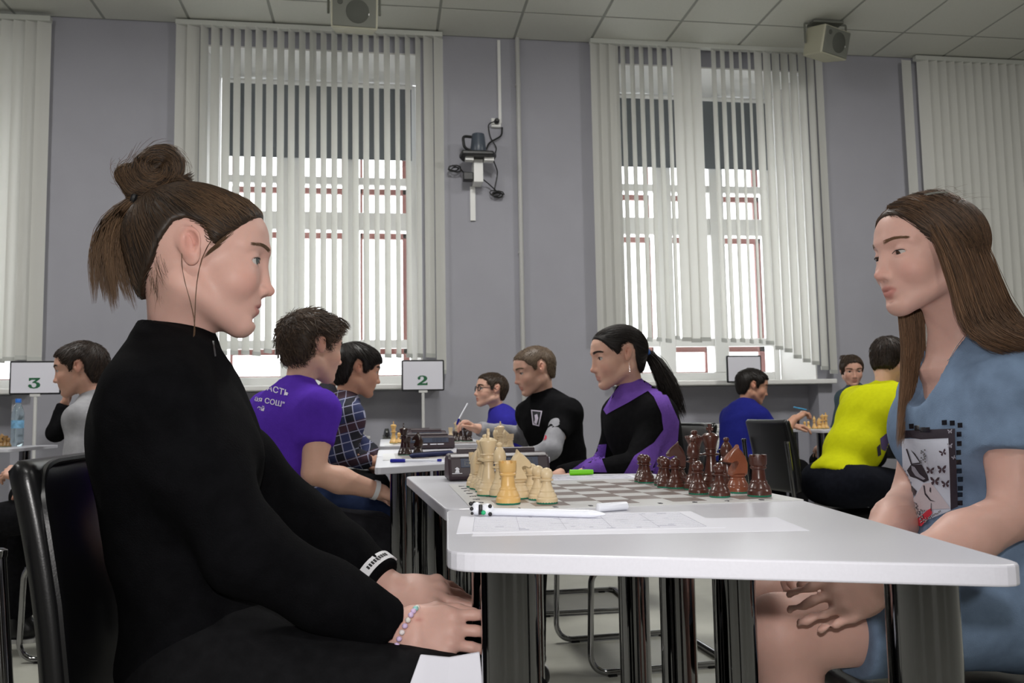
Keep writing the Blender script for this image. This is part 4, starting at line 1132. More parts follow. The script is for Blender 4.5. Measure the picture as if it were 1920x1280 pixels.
def hair_cap(O, R, s, line, thick=6.0, extra=None, k=None):
    k = 1.6*thick if k is None else k
    """skull offset by thick mm where the side-view hairline says there is hair; line = side-view outline (x, z) of the skin without hair"""
    q = s*0.001; M = Model(); C = lambda x, y, z: O+R@(A_([x, y, z])*q)
    M.u(ell(C(-10, 0, 27), (A_([88, 69, 76])+thick)*q, R), 0)
    M.u(ell(C(38, 0, 34), (A_([54, 58, 50])+thick*0.8)*q, R), 20*q)
    M.u(ell(C(-45, 0, -25), (A_([38, 52, 48])+thick*0.5)*q, R), 20*q)
    if extra: extra(M, C, q)
    # signed distance table of the skin region in the side view (1.5 mm cells)
    P = A_(line); n0 = 220; ax = (np.arange(n0)-n0/2)*1.5; GX, GZ = np.meshgrid(ax, ax, indexing='ij')
    GZw = GZ+1.2*np.sin(GX*.13+1)+.4*np.sin(GX*.53); GXw = GX+1.2*np.sin(GZ*.14)+.4*np.sin(GZ*.61+2)
    dm = np.full(GX.shape, 1e9); ins = np.zeros(GX.shape, bool)
    for i in range(len(P)):
        p0 = P[i]; p1 = P[(i+1) % len(P)]; e = p1-p0; w = np.stack([GXw-p0[0], GZw-p0[1]], -1)
        t = np.clip((w@e)/(e@e+1e-9), 0, 1); dm = np.minimum(dm, np.hypot(w[..., 0]-t*e[0], w[..., 1]-t*e[1]))
        c = ((p0[1] > GZw) != (p1[1] > GZw)) & (GXw < (p1[0]-p0[0])*(GZw-p0[1])/((p1[1]-p0[1])+1e-12)+p0[0]); ins ^= c
    tab = (np.where(ins, dm, -dm)*0.75*q).astype(np.float32)
    Rf = R.astype(np.float32)
    def cut(X, Y, Z):
        x = X-np.float32(O[0]); y = Y-np.float32(O[1]); z = Z-np.float32(O[2])
        u = (x*Rf[0, 0]+y*Rf[1, 0]+z*Rf[2, 0])/np.float32(q*1.5)+n0/2; v = (x*Rf[0, 2]+y*Rf[1, 2]+z*Rf[2, 2])/np.float32(q*1.5)+n0/2
        u = np.clip(u, 0, n0-1.01); v = np.clip(v, 0, n0-1.01); i = u.astype(np.int32); j = v.astype(np.int32); fu = u-i; fv = v-j
        return tab[i, j]*(1-fu)*(1-fv)+tab[i+1, j]*fu*(1-fv)+tab[i, j+1]*(1-fu)*fv+tab[i+1, j+1]*fu*fv
    M.i(cut, k*q)
    return M
def flow_strands(M, roots, dirfn, n, step, lift=0.0, seed=0, r=0.0005, jit=0.25):
    """march strands over the surface of model M; dirfn(points, i) gives the wanted direction"""
    q = np.random.default_rng(seed); P = roots.copy(); out = [P.copy()]
    jd = q.normal(0, jit, P.shape); lf = q.uniform(0.2, 1, len(P))*lift
    st = (q.uniform(0.6, 1.1, (len(P), 1)))*step
    for i in range(1, n):
        d = dirfn(P, i)+jd; g = M.grad(P)
        d = d-g*(d*g).sum(1, keepdims=True)*(1 if lift < 0.02 else 0.8)
        d /= np.linalg.norm(d, axis=1, keepdims=True)+1e-9
        P = P+d*st; v = M.at(P)
        tgt = 0.0008+lf*(i/(n-1))**1.3
        P = P+M.grad(P)*(tgt-v)[:, None]*0.9
        out.append(P.copy())
    P = np.stack(out, 1); Rr = np.full(P.shape[:2], r); Rr[:, -1] *= 0.25; Rr[:, 0] *= 0.5
    return P, Rr
def sample_verts(V, n, seed=0, mask=None):
    q = np.random.default_rng(seed); idx = np.arange(len(V)) if mask is None else np.nonzero(mask)[0]
    return V[q.choice(idx, n, replace=len(idx) < n)]

# ---- hand frame: x along the fingers, y to the thumb side, z out of the back of the hand
def hand(M, W, R, s=1.0, curls=None, thumb=(0.5, 0.35, 0.2), flip=1, spread=0.06, kf=0.004):
    """W wrist point; R columns (fingers, thumb side, back of hand)"""
    C = lambda x, y, z: W+R@(A_([x, y, z])*s)
    M.u(ell(C(0.045, 0, -0.001), A_([0.048, 0.037, 0.0145])*s, R), 0.012)
    M.u(ell(C(0.068, 0.004, 0.0), A_([0.03, 0.038, 0.0125])*s, R), 0.008)
    M.u(ell(C(0.035, 0.022, -0.008), A_([0.032, 0.016, 0.014])*s, R), 0.01)
    M.u(ell(C(0.035, -0.024, -0.008), A_([0.034, 0.013, 0.013])*s, R), 0.01)
    curls = curls or [(0.25, 0.35, 0.2)]*4
    tips = []
    for (y0, L, r), cu, sp in zip([(0.027, 0.070, 0.0083), (0.009, 0.077, 0.0086), (-0.010, 0.072, 0.0082), (-0.027, 0.057, 0.0072)], curls, (1.4, 0.3, -0.7, -1.8)):
        p = A_([0.078 if y0 > -0.02 else 0.070, y0, 0.001]); a = 0; ax = sp*spread
        M.u(ell(C(*(p+A_([0.003, 0, 0.003]))), A_([0.011, 0.0095, 0.0095])*s, R), 0.006)
        for j, (f, rr) in enumerate(((0.46, 1.0), (0.30, 0.92), (0.24, 0.82))):
            a += cu[j]; d = A_([math.cos(a)*math.cos(ax), math.sin(ax)*math.cos(a), -math.sin(a)])
            p2 = p+d*L*f
            M.u(cap(C(*p), C(*p2), r*rr*s, r*(rr-0.07)*s), kf if j == 0 else 0.002); p = p2
        tips.append((C(*p), R@d))
    # thumb from the side of the palm near its base
    a0, a1, a2 = thumb
    p = A_([0.022, 0.024, -0.006]); az = a0; M.u(cap(C(0.012, 0.015, -0.006), C(*p), 0.013*s, 0.012*s), 0.008)
    for L, r, da in ((0.036, 0.0115, 0), (0.030, 0.0095, a1), (0.024, 0.0085, a2)):
        az -= da; d = A_([math.cos(az), math.sin(az)*0.85, -0.35*abs(math.sin(a0))-0.1]); d /= np.linalg.norm(d)
        p2 = p+d*L; M.u(cap(C(*p), C(*p2), r*s, r*0.92*s), 0.005); p = p2
    tips.append((C(*p), R@d))
    return tips
def limb(M, a, b, c, ra, rb, rc, k=0.02, bulge=1.06):
    m = (A_(a)+A_(b))/2; M.u(cap(a, m, ra, (ra+rb)/2*bulge), k); M.u(cap(m, b, (ra+rb)/2*bulge, rb), k)
    m = A_(b)*0.62+A_(c)*0.38; M.u(cap(b, m, rb, rb*bulge), k*0.5); M.u(cap(m, c, rb*bulge, rc), k)
def folds(amp, scale, seed, stretch=(1, 1, 1)):
    q = np.random.default_rng(seed); ks = q.normal(0, 1, (7, 3)); ks /= np.linalg.norm(ks, axis=1, keepdims=True); ks *= scale*q.uniform(0.6, 1.7, (7, 1))*A_(stretch); ph = q.uniform(0, 6.28, 7)
    def fn(X, Y, Z):
        v = 0; w = 0.6*np.sin(X*scale*0.5+1)+0.6*np.sin(Z*scale*0.4)
        for kk, p in zip(ks, ph): v = v+np.sin(X*kk[0]+Y*kk[1]+Z*kk[2]+p+w)
        v = v/7.0*2.2
        return -amp*(1-np.abs(np.clip(v, -1, 1)))*1.0+amp*0.4
    return fn
# ------------------------------------------------------------------ people
def brow_lash(Mh, C, R, q, parent, mt, lids, brow=True, thick=1.0, seed=0, sides=(1, -1)):
    """eyebrows as short hairs and the dark lash line of the upper lid, laid on the head surface"""
    def stick(P, off):
        P = np.asarray(P)
        for _ in range(5):
            P = P+Mh.grad(P)*(off-Mh.at(P))[:, None]
        return P
    rg = np.random.default_rng(seed)
    for sd in sides:
        if brow:
            n = 330; t = rg.uniform(0, 1, n); y = 13+34*t; x = 92-22*t**1.6; z = 16.5+5.5*np.sin(t*2.3)-2.0*t+rg.uniform(-3.6, 3.6, n)*thick*(1-0.5*t)
            P0 = stick(np.array([C(a, sd*b, c) for a, b, c in zip(x, y, z)]), 0.0004)
            P1 = stick(np.array([C(a-3.0, sd*(b+5.5), c+1.6-2.2*tt) for a, b, c, tt in zip(x, y, z, t)]), 0.0008)
            P = np.stack([P0, (P0+P1)/2, P1], 1); Rr = np.full(P.shape[:2], 0.00024*thick); Rr[:, -1] *= 0.3
            V, Q = strands(P, Rr); link_mesh('eyebrow', V, Q, mt, parent, tint=np.full(len(V), 0.85))
        a = np.linspace(0.12, math.pi-0.12, 16)
        zz = -1.0-2.6*(1-lids)+(1.2+8.5*lids)*np.sin(a)*1.02; yy = -14.4*np.cos(a)
        P = stick(np.array([C(81-math.sin(.28)*b, sd*(33+math.cos(.28)*b), c) for b, c in zip(yy, zz)]), 0.0003)
        MB().tube([tuple(p) for p in P], [0.00045+0.0004*math.sin(k/15*math.pi) for k in range(16)], 5).build('eyelashes', M_LASH, wp=parent)
M_LASH = mat('dark_lashes', (0.012, 0.009, 0.008), 0.5)
IRIS_B = mat('iris_grey_blue', srgb(92, 98, 98), 0.2); IRIS_N = mat('iris_brown', srgb(66, 44, 30), 0.2)

def torso(M, pel, wai, che, neck, right, shR, shL, g=0.0, hips=0.145, chest=0.13, depth=0.10, female=0.0, k=0.05, belly=0.0):
    up = unit(neck-pel); r = unit(right); f = unit(np.cross(up, r)); r = np.cross(f, up); R = np.stack([f, -r, up], 1)
    M.u(ell(pel, (depth*1.10+g, hips+g, 0.11+g), R), 0)
    M.u(ell(wai+f*belly, (depth*0.92+g, chest*0.88+g, 0.13+g), R), k)
    M.u(ell(che, (depth*1.0+g, chest+g, 0.15+g), R), k)
    if female:
        for s in (1, -1): M.u(ell(che+f*(depth*0.62)+r*s*0.062-up*0.015, (0.05+g*.5, 0.055+g*.5, 0.055+g*.5), R), 0.035)
    m = (A_(shR)+A_(shL))/2
    M.u(cap(shR, shL, 0.044+g, 0.044+g), k*.8)
    M.u(ell(m-up*0.05, (depth*0.86+g, chest*1.05+g, 0.075+g), R), k)
    for s in (shR, shL): M.u(cap(neck+up*0.005, s, 0.034+g*.6, 0.038+g), k*0.7)
    return R
def plane_after(a, b, off=0.0):
    n = unit(A_(b)-A_(a)); return (A_(b)+n*off, n)
def px_bvh(o):
    dg = bpy.context.evaluated_depsgraph_get(); me = o.data
    M = o.matrix_world if o.parent is None else (o.parent.matrix_basis@o.matrix_basis)
    vs = [M@v.co for v in me.vertices]; return BVHTree.FromPolygons(vs, [p.vertices[:] for p in me.polygons])
def decal(name, polys, mt, bvh, parent, maxe=5.0, off=0.0012, kind=None):
    """flat print: photo-pixel outlines laid onto the garment they are printed on"""
    from mathutils.geometry import tessellate_polygon
    V = []; Fc = []
    for poly in polys:
        tri = tessellate_polygon([[Vector((x, y, 0)) for x, y in poly]])
        T3 = [tuple(Vector((*poly[i], 0)) if not isinstance(i, Vector) else i for i in t) for t in tri]
        while T3:
            t = T3.pop(); e = [(t[i]-t[(i+1) % 3]).length for i in range(3)]; m = max(e)
            if m > maxe:
                i = e.index(m); a, b, c = t[i], t[(i+1) % 3], t[(i+2) % 3]; mid = (a+b)/2; T3 += [(a, mid, c), (mid, b, c)]; continue
            ids = []
            for p in t:
                d = Vector(ray(p.x, p.y)).normalized(); h = bvh.ray_cast(Vector(CP), d)
                if h[0] is None: break
                n = h[1] if h[1].dot(d) < 0 else -h[1]
                ids.append(tuple(h[0]+n*off-d*off*0.5))
            if len(ids) == 3:
                k = len(V); V += ids; Fc.append((k, k+1, k+2))
    if not V: return None
    me = bpy.data.meshes.new(name); I = parent.matrix_basis.inverted()
    me.from_pydata([tuple(I@Vector(v)) for v in V], [], Fc); me.materials.append(mt)
    bm = bmesh.new(); bm.from_mesh(me); bmesh.ops.remove_doubles(bm, verts=bm.verts, dist=0.0002); bmesh.ops.recalc_face_normals(bm, faces=bm.faces); bm.to_mesh(me); bm.free()
    o = bpy.data.objects.new(name, me); COL.objects.link(o); o.parent = parent
    if kind: o['kind'] = kind
    return o
def text_polys(txt, size, org, ux, uy):
    """glyph triangles of a text in photo pixels: org + x*ux + y*uy"""
    cu = bpy.data.curves.new('t', 'FONT'); cu.body = txt; cu.size = 1.0; cu.offset = 0.012
    o = bpy.data.objects.new('tmp', cu); COL.objects.link(o); dg = bpy.context.evaluated_depsgraph_get(); me = bpy.data.meshes.new_from_object(o.evaluated_get(dg)); bpy.data.objects.remove(o)
    out = []
    me.calc_loop_triangles()
    for t in me.loop_triangles:
        out.append([(org[0]+(me.vertices[i].co.x*ux[0]+me.vertices[i].co.y*uy[0])*size, org[1]+(me.vertices[i].co.x*ux[1]+me.vertices[i].co.y*uy[1])*size) for i in t.vertices])
    bpy.data.meshes.remove(me); return out
def shoe(parent, ankle, toe, mt, sole):
    a = A_(ankle); d = A_(toe)-a; d[2] = 0; d = unit(d); R = frame(d, (0, 0, 1)); g = A_([a[0], a[1], 0])
    M = Model(); C = lambda x, y, z: g+R@A_([x, y, z])
    M.u(cap(C(-.035, 0, .045), C(.05, 0, .04), .036, .036), 0); M.u(ell(C(.10, 0, .032), (.075, .042, .030), R), .03); M.u(cap(C(-.01, 0, .05), a, .040, .042), .02)
    M.i(lambda X, Y, Z: 0.010-Z+0*X, 0.002)
    V, Q = M.mesh(.009); s = link_mesh('shoe', V, Q, mt, parent)
    S = MB(); S.prism(rounded([(-.075, -.036), (.06, -.043), (.175, -.03), (.175, .03), (.06, .043), (-.075, .036)], .02, 4), 0, .014, Matrix.Translation(Vector(g))@Matrix(((d[0], R[0, 1], 0, 0), (d[1], R[1, 1], 0, 0), (0, 0, 1, 0), (0, 0, 0, 1))))
    S.v = [tuple(parent.matrix_basis.inverted()@Vector(v)) for v in S.v]
    o = S.build('sole', sole, s, smooth=False)
    return s
def new_person(label, O, hip):
    t = thing('person', label, 'person', (float(hip[0]), float(hip[1]), 0.0)); bpy.context.view_layer.update(); return t

# ================================================================== girl with the hair bun
def girl_bun():
    SKIN = srgb(210, 168, 155); D0 = 1.18
    O = dep(375, 488, D0); R = head_rot(math.radians(7), math.radians(-2)); s = 0.985; q = s*.001
    NB = dep(338, 655, 1.19)
    fy = 0.14; f = A_([math.cos(fy), math.sin(fy), 0]); r = A_([math.sin(fy), -math.cos(fy), 0])
    pel = A_([-0.235, 1.21, 0.555]); wai = A_([-0.262, 1.21, 0.70]); che = A_([-0.276, 1.21, 0.845])
    m = NB+A_([-.026, 0, -.062]); shR = m+r*0.130+A_([.010, 0, -.016]); shL = m-r*0.132+A_([.014, 0, -.016])
    elR = dep(462, 1035, 1.02); wrR = dep(744, 1186, 1.085); elL = dep(560, 968, 1.36); wrL = dep(734, 1104, 1.27)
    hR = pel+r*.085; hL = pel-r*.085; kR = A_([0.14, 1.062, 0.508]); kL = A_([0.14, 1.372, 0.508]); aR = A_([0.15, 1.058, .085]); aL = A_([0.15, 1.374, .085])
    P = new_person('girl in a black sweater with brown hair in a bun, hands on her knees', O, pel)
    # ---- body
    M = Model(); C = head_model(M, O, R, s, jaw=0.93, cheek=1.06, nose=0.92, lids=0.42, neck_to=NB, neck_r=0.040)
    Mh = M.copy()
    torso(M, pel, wai, che, NB, r, shR, shL, g=-0.040, depth=.085)
    limb(M, shR, elR, wrR, .024, .024, .024); limb(M, shL, elL, wrL, .024, .024, .024)
    # right hand, back towards the photographer, thumb side up
    fx = unit(dep(905, 1196, 1.075)-wrR); zb = -CW*0.82+CU*0.45+CR*0.1; zb = unit(zb-fx*(zb@fx)); HR = np.stack([fx, np.cross(zb, fx), zb], 1)
    hand(M, wrR-fx*.006, HR, 0.93, curls=[(.10, .22, .12), (.16, .25, .15), (.22, .30, .2), (.55, .7, .4)], thumb=(.45, .35, .2), spread=.075)
    fx2 = unit(dep(890, 1121, 1.25)-wrL); zb = CU*0.86-CW*0.42; zb = unit(zb-fx2*(zb@fx2)); HL = np.stack([fx2, -np.cross(zb, fx2), zb], 1)
    hand(M, wrL-fx2*.006, HL, 0.95, curls=[(.02, .06, .05), (.10, .14, .1), (.2, .3, .2), (.3, .4, .2)], thumb=(.28, .12, .1), spread=.05)
    limb(M, hR, kR, aR, .035, .03, .03); limb(M, hL, kL, aL, .035, .03, .03)
    fine = [(O-A_([.115, .105, .125]), O+A_([.115, .105, .075]), .0021), (np.minimum(wrR, wrL)-A_([.03, .1, .09]), np.maximum(wrR, wrL)+A_([.20, .1, .07]), .0029)]
    V, Q = M.mesh(.013, fine)
    col = skin_colors(V, C, R, O, s, SKIN, srgb(190, 124, 118), blush=.45)
    # a small scratch on the back of the near hand
    sc = wrR+fx*.032+HR[:, 1]*.012+zb*0
    mk = np.exp(-(((V-(dep(785, 1165, 1.07)))/A_([.005, .03, .0022]))**2).sum(1)); col = col*(1-.5*mk[:, None])+A_(srgb(170, 80, 70))*.5*mk[:, None]
    link_mesh('body', V, Q, M_SKIN, P, colors=col)
    hm = hair_mat('ash_brown_hair', srgb(17, 12, 10), srgb(112, 86, 62))
    brow_lash(Mh, C, R, q, P, hm, 0.42, thick=.8, seed=2)
    for sd in (1, -1): eye('eye', C, R, sd, s, R@A_([1, -0.30, -.02]), IRIS_B, P)
    # ---- hair: slicked up to a bun, a twist beneath it and a short ponytail
    Hc = hair_cap(O, R, s, [(140, 76), (89, 67), (78, 58), (64, 47), (50, 37), (38, 26), (24, 8), (15, 20), (7, 38), (-14, 43), (-32, 36), (-44, 12), (-58, -20), (-70, -60), (-72, -160), (160, -160)], thick=5.5)
    hv, hq = Hc.mesh(.0036); h = Hair(); h.mesh(hv, hq, .12)
    tw = C(-72, 0, 96)
    surf = Hc.at(hv) > -.003
    roots = sample_verts(hv, 3700, 1, surf)
    def to_twist(p, i):
        d = tw-p; return d/(np.linalg.norm(d, axis=1, keepdims=True)+1e-9)
    Pp, Rr = flow_strands(Hc, roots, to_twist, 8, .0125, jit=.07, r=.00046, seed=3)
    h.add(Pp, Rr, .0, .55, seed=5)
    # hairline: fine short hairs over temple and nape
    L = ((hv-O)@R)/q; edge = surf & (L[:, 0] > 20) & (L[:, 2] < 75)
    Pp, Rr = flow_strands(Hc, sample_verts(hv, 900, 7, edge), lambda p, i: to_twist(p, i), 7, .007, lift=.0025, jit=.16, r=.00026, seed=8); h.add(Pp, Rr, .35, .9, seed=9)
    def lock(pts, n, sp, r=.0004, lo=.05, hi=.7, seed=0, grade=0., y=0):
        P2, R2 = curve_strands([C(a, b, c) for a, b, c in pts], n, sp, r, seed=seed); h.add(P2, R2, lo, hi, seed=seed+50, grade=grade)
    # bun: a fat loop of hair standing up, over a solid core
    Bm = Model()
    loop = []
    for k in range(13):
        a = -1.9+k/12*5.3; loop.append((-62+17*math.cos(a)+9*math.sin(a), 4*math.sin(a*1.3), 124+22*math.sin(a)))
    for a, b in zip(loop[:-1], loop[1:]): Bm.u(cap(C(*a), C(*b), 14*q, 14*q), 3*q)
    Bm.u(cap(C(-88, 0, 98), C(-60, 0, 112), 17*q, 15*q), 8*q)
    Bm.u(cap(C(-100, 0, 112), C(-84, 0, 100), 15*q, 15*q), 8*q)
    bv, bq = Bm.mesh(.0032); h.mesh(bv, bq, .15)
    axis_c = C(-62, 0, 123); yv = R[:, 1]
    def around(p, i):
        d = np.cross(yv, p-axis_c); return d/(np.linalg.norm(d, axis=1, keepdims=True)+1e-9)
    Pp, Rr = flow_strands(Bm, sample_verts(bv, 1400, 11, Bm.at(bv) > -.003), around, 9, .0065, jit=.10, r=.00045, seed=12, lift=.0015); h.add(Pp, Rr, .0, .7, seed=13)
    Pp, Rr = flow_strands(Bm, sample_verts(bv, 120, 14), around, 9, .008, jit=.5, r=.00022, seed=15, lift=.016); h.add(Pp, Rr, .5, 1., seed=16)
    # twisted roll between bun and crown
    for k, off in enumerate((0, 2.1, 4.2)):
        g = [(-96+10.2*j, 6*math.cos(off+j*.75), 76+5.2*j-0.0*j*j+6*math.sin(off+j*.75)) for j in range(9)]
        lock(g, 160, (.004, .0065, .0065, .003), .00045, .1, .75, seed=20+k)
    # ponytail
    for k, (dx, dy) in enumerate(((0, 0), (-8, 7), (7, -8), (-12, -6), (10, 6), (-4, 12), (2, -13))):
        lock([(-84, 0, 82), (-98+dx*.4, dy*.4, 72), (-116+dx, dy, 44), (-120+dx*1.3, dy*1.2, 6), (-113+dx*1.7, dy*1.4, -30), (-103+dx*2.2, dy*1.6, -62-k*3)], 150, (.004, .007, .0085, .008, .006, .0025), .00042, .25, .8, seed=30+k, grade=.35)
    # loose strands: by the ear, down to the collar, nape wisps, flyaways
    lock([(-6, -70, 34), (-19, -74, 10), (-20, -72, -20), (-8, -62, -55), (5, -55, -90), (8, -60, -128), (-4, -84, -148)], 5, .0006, .00018, .6, 1., seed=41)
    lock([(22, -66, 22), (8, -75, 0), (3, -74, -32), (2, -66, -70), (4, -62, -110), (2, -78, -150), (1, -92, -196)], 6, .0007, .00018, .6, 1., seed=42)
    for k in range(9):
        u = k/8; lock([(-46-14*u, -48+16*u, 4-34*u), (-44-8*u, -56+14*u, -18-30*u), (-34-20*u+8*math.sin(k), -54+12*u, -48-28*u)], 7, (.004, .007, .007), .00016, .3, .9, seed=60+k)
    for k in range(10):
        lock([(52-4*k*.2, -54, 40-k), (40-2*k, -62, 26-2*k), (22-3*k*.5, -68, 8-2*k)], 16, (.0035, .003, .0008), .0003, .4, .9, seed=80+k)
    for k in range(34):
        a = rng.uniform(-.4, 2.4); p0 = (60*math.cos(a)-10, rng.uniform(-30, 30), 96*abs(math.sin(a))+8); e = rng.normal(0, 9, 3)
        lock([p0, (p0[0]*1.06-12, p0[1]*1.05, p0[2]*1.07), (p0[0]*1.1-30+e[0], p0[1]+e[1], p0[2]*1.10+abs(e[2])*.6)], 1, .0005, .00016, .6, 1., seed=100+k)
    h.build(hm, P)
    # black hair tie
    tie = [tuple(C(-88+3*math.sin(a), 10*math.cos(a), 82+9*math.sin(a))) for a in np.linspace(0, 2*math.pi, 16, endpoint=False)]
    I = P.matrix_basis.inverted(); MB().tube([I@Vector(t) for t in tie], .0042, 8, closed=True).build('hair_tie', M_BLACKP, P)
    # ---- sweater
    G = Model(); g = .013
    torso(G, pel, wai, che, NB, r, shR, shL, g=g, chest=.126, depth=.084, female=.35, belly=.0)
    def arm(sh, el, wr, r0, r1, r2):
        md = (sh+el)/2; G.u(cap(sh, md, r0, r0*.98), .035); G.u(cap(md, el, r0*.98, r1), .03)
        m2 = el*.5+wr*.5; G.u(cap(el, m2, r1, r1*.92), .02); G.u(clip_(cap(m2, wr+unit(wr-el)*.03, r1*.92, r2), plane_after(el, wr, -.016)), .02)
    arm(shR, elR, wrR, .051, .045, .034); arm(shL, elL, wrL, .056, .047, .034)
    nax = unit(C(-26, 0, -60)-NB)
    top = C(-20, 0, -112); tn = unit(R[:, 2]*0.9+R[:, 0]*0.42)
    G.u(clip_(cap(NB-nax*.02, C(-24, 0, -88), .056, .0505), (top, tn)), .016)
    G.d(clip_(cap(NB+nax*.01, C(-24, 0, -60), .046, .0440)), .004) if False else None
    G.i(lambda X, Y, Z: np.float32(.478)-Z+0*X, .006)
    V, Q = G.mesh(.0065, post=folds(.0065, 24, 4, (1, 1, .8)))
    V = relax(V, Q, 1)
    sw = link_mesh('sweater', V, Q, cloth('black_knit', (0.0036, 0.0036, 0.0044), .95, .25, 40, (500, .5)), P)
    # zip pull tab at the collar front and the white cuff label of the far sleeve
    B = px_bvh(sw)
    tp = C(36, -6, -158)
    decal('collar_zip', [[(397, 640), (400, 640), (404, 668), (401, 669)]], mat('zip_dark', (.03, .03, .035), .35, .6), B, P)
    # white label round the far cuff, with its row of dark print
    ax_ = unit(wrL-elL); e1 = unit(CU-ax_*(CU@ax_)); e2_ = np.cross(ax_, e1); c_ = wrL-ax_*.032
    if e2_@CW > 0: e2_ = -e2_
    def arc(r0, r1, t0, t1, a0, a1, n=10):
        m = MB(); vs = []; fs = []
        for k in range(n+1):
            a = a0+(a1-a0)*k/n; dv = e1*math.cos(a)+e2_*math.sin(a)
            for rr, tt in ((r0, t0), (r1, t0), (r1, t1), (r0, t1)): vs.append(c_+dv*rr+ax_*tt)
        for k in range(n):
            for j in range(4): fs.append((4*k+j, 4*k+(j+1) % 4, 4*k+4+(j+1) % 4, 4*k+4+j))
        fs += [(0, 1, 2, 3), (4*n+3, 4*n+2, 4*n+1, 4*n)]
        return m.add(vs, fs)
    arc(.030, .0395, -.010, .008, -.7, 1.25).build('cuff_label', mat('label_white', srgb(232, 232, 236), .6), wp=P)
    pr_ = MB()
    for k in range(9):
        w_ = arc(.039, .0400, -.004, .002, -.1+k*.12, -.02+k*.12, 1); pr_.add(w_.v, w_.f)
    tag(pr_.build('cuff_print', mat('print_black', (.02, .02, .022), .6), wp=P), kind='stuff')
    # ---- trousers
    TT = Model(); g = .012
    TT.u(ell(pel-A_([-.012, 0, -.004]), (.112, .160, .112)), 0)
    for hp, kn, an in ((hR, kR, aR), (hL, kL, aL)):
        TT.u(cap(hp+A_([.02, 0, -.005]), kn, .086, .066), .04); TT.u(clip_(cap(kn, an, .064, .055), plane_after(kn, an, -.01)), .02)
    TT.i(lambda X, Y, Z: Z-np.float32(.66)+0*X, .01)
    V, Q = TT.mesh(.009, post=folds(.003, 22, 9)); link_mesh('trousers', V, Q, cloth('black_cotton', (.0045, .0045, .005), .95, .2), P)
    for a in (aR, aL): shoe(P, a, a+A_([.1, 0, 0]), M_BLACKP, mat('white_rubber', srgb(200, 200, 198), .6))
    # ---- bead bracelet on the near wrist
    br = Model(); c0 = wrR+fx*.012; u1 = unit(HR[:, 1]+fx*.35); u2 = unit(HR[:, 2]+fx*.05)
    bm = [mat('bead_lilac', srgb(214, 190, 226), .15), mat('bead_pearl', srgb(236, 226, 226), .12), mat('bead_mint', srgb(150, 205, 200), .15), mat('bead_clear', srgb(230, 222, 214), .1)]
    bc = bpy.data.objects.new('bracelet', None); COL.objects.link(bc); bc.parent = P
    bead = {}
    for k in range(26):
        a = 2*math.pi*k/26; p = c0+u1*math.cos(a)*.0345+u2*math.sin(a)*.0275; mt = bm[(k*7) % 4 if k % 3 else 0]
        if mt.name not in bead:
            o = MB().ball((0, 0, 0), (.0038, .0038, .0034), 10, 8).build('bead', mt, bc); bead[mt.name] = o
        else:
            o = bead[mt.name].copy(); COL.objects.link(o)
        o.location = I@Vector(p)
    # ---- white paper lying over her knee
    pts = [(788, 1228, .982), (842, 1233, .978), (899, 1223, .982), (907, 1300, .966), (838, 1306, .962), (762, 1300, .966)]
    top_ = [Vector(dep(*p)) for p in pts]; n = Vector(-CW)*.004
    m = MB(); m.add([p for p in top_]+[p-n for p in top_], [(0, 5, 4, 1), (1, 4, 3, 2), (6, 7, 10, 11), (7, 8, 9, 10), (0, 1, 7, 6), (1, 2, 8, 7), (2, 3, 9, 8), (3, 4, 10, 9), (4, 5, 11, 10), (5, 0, 6, 11)])
    o = m.build('folded_paper', M_PAPER, bevel=.001, smooth=False); tag(o, 'folded white paper lying over the knee of the girl in black', 'paper')

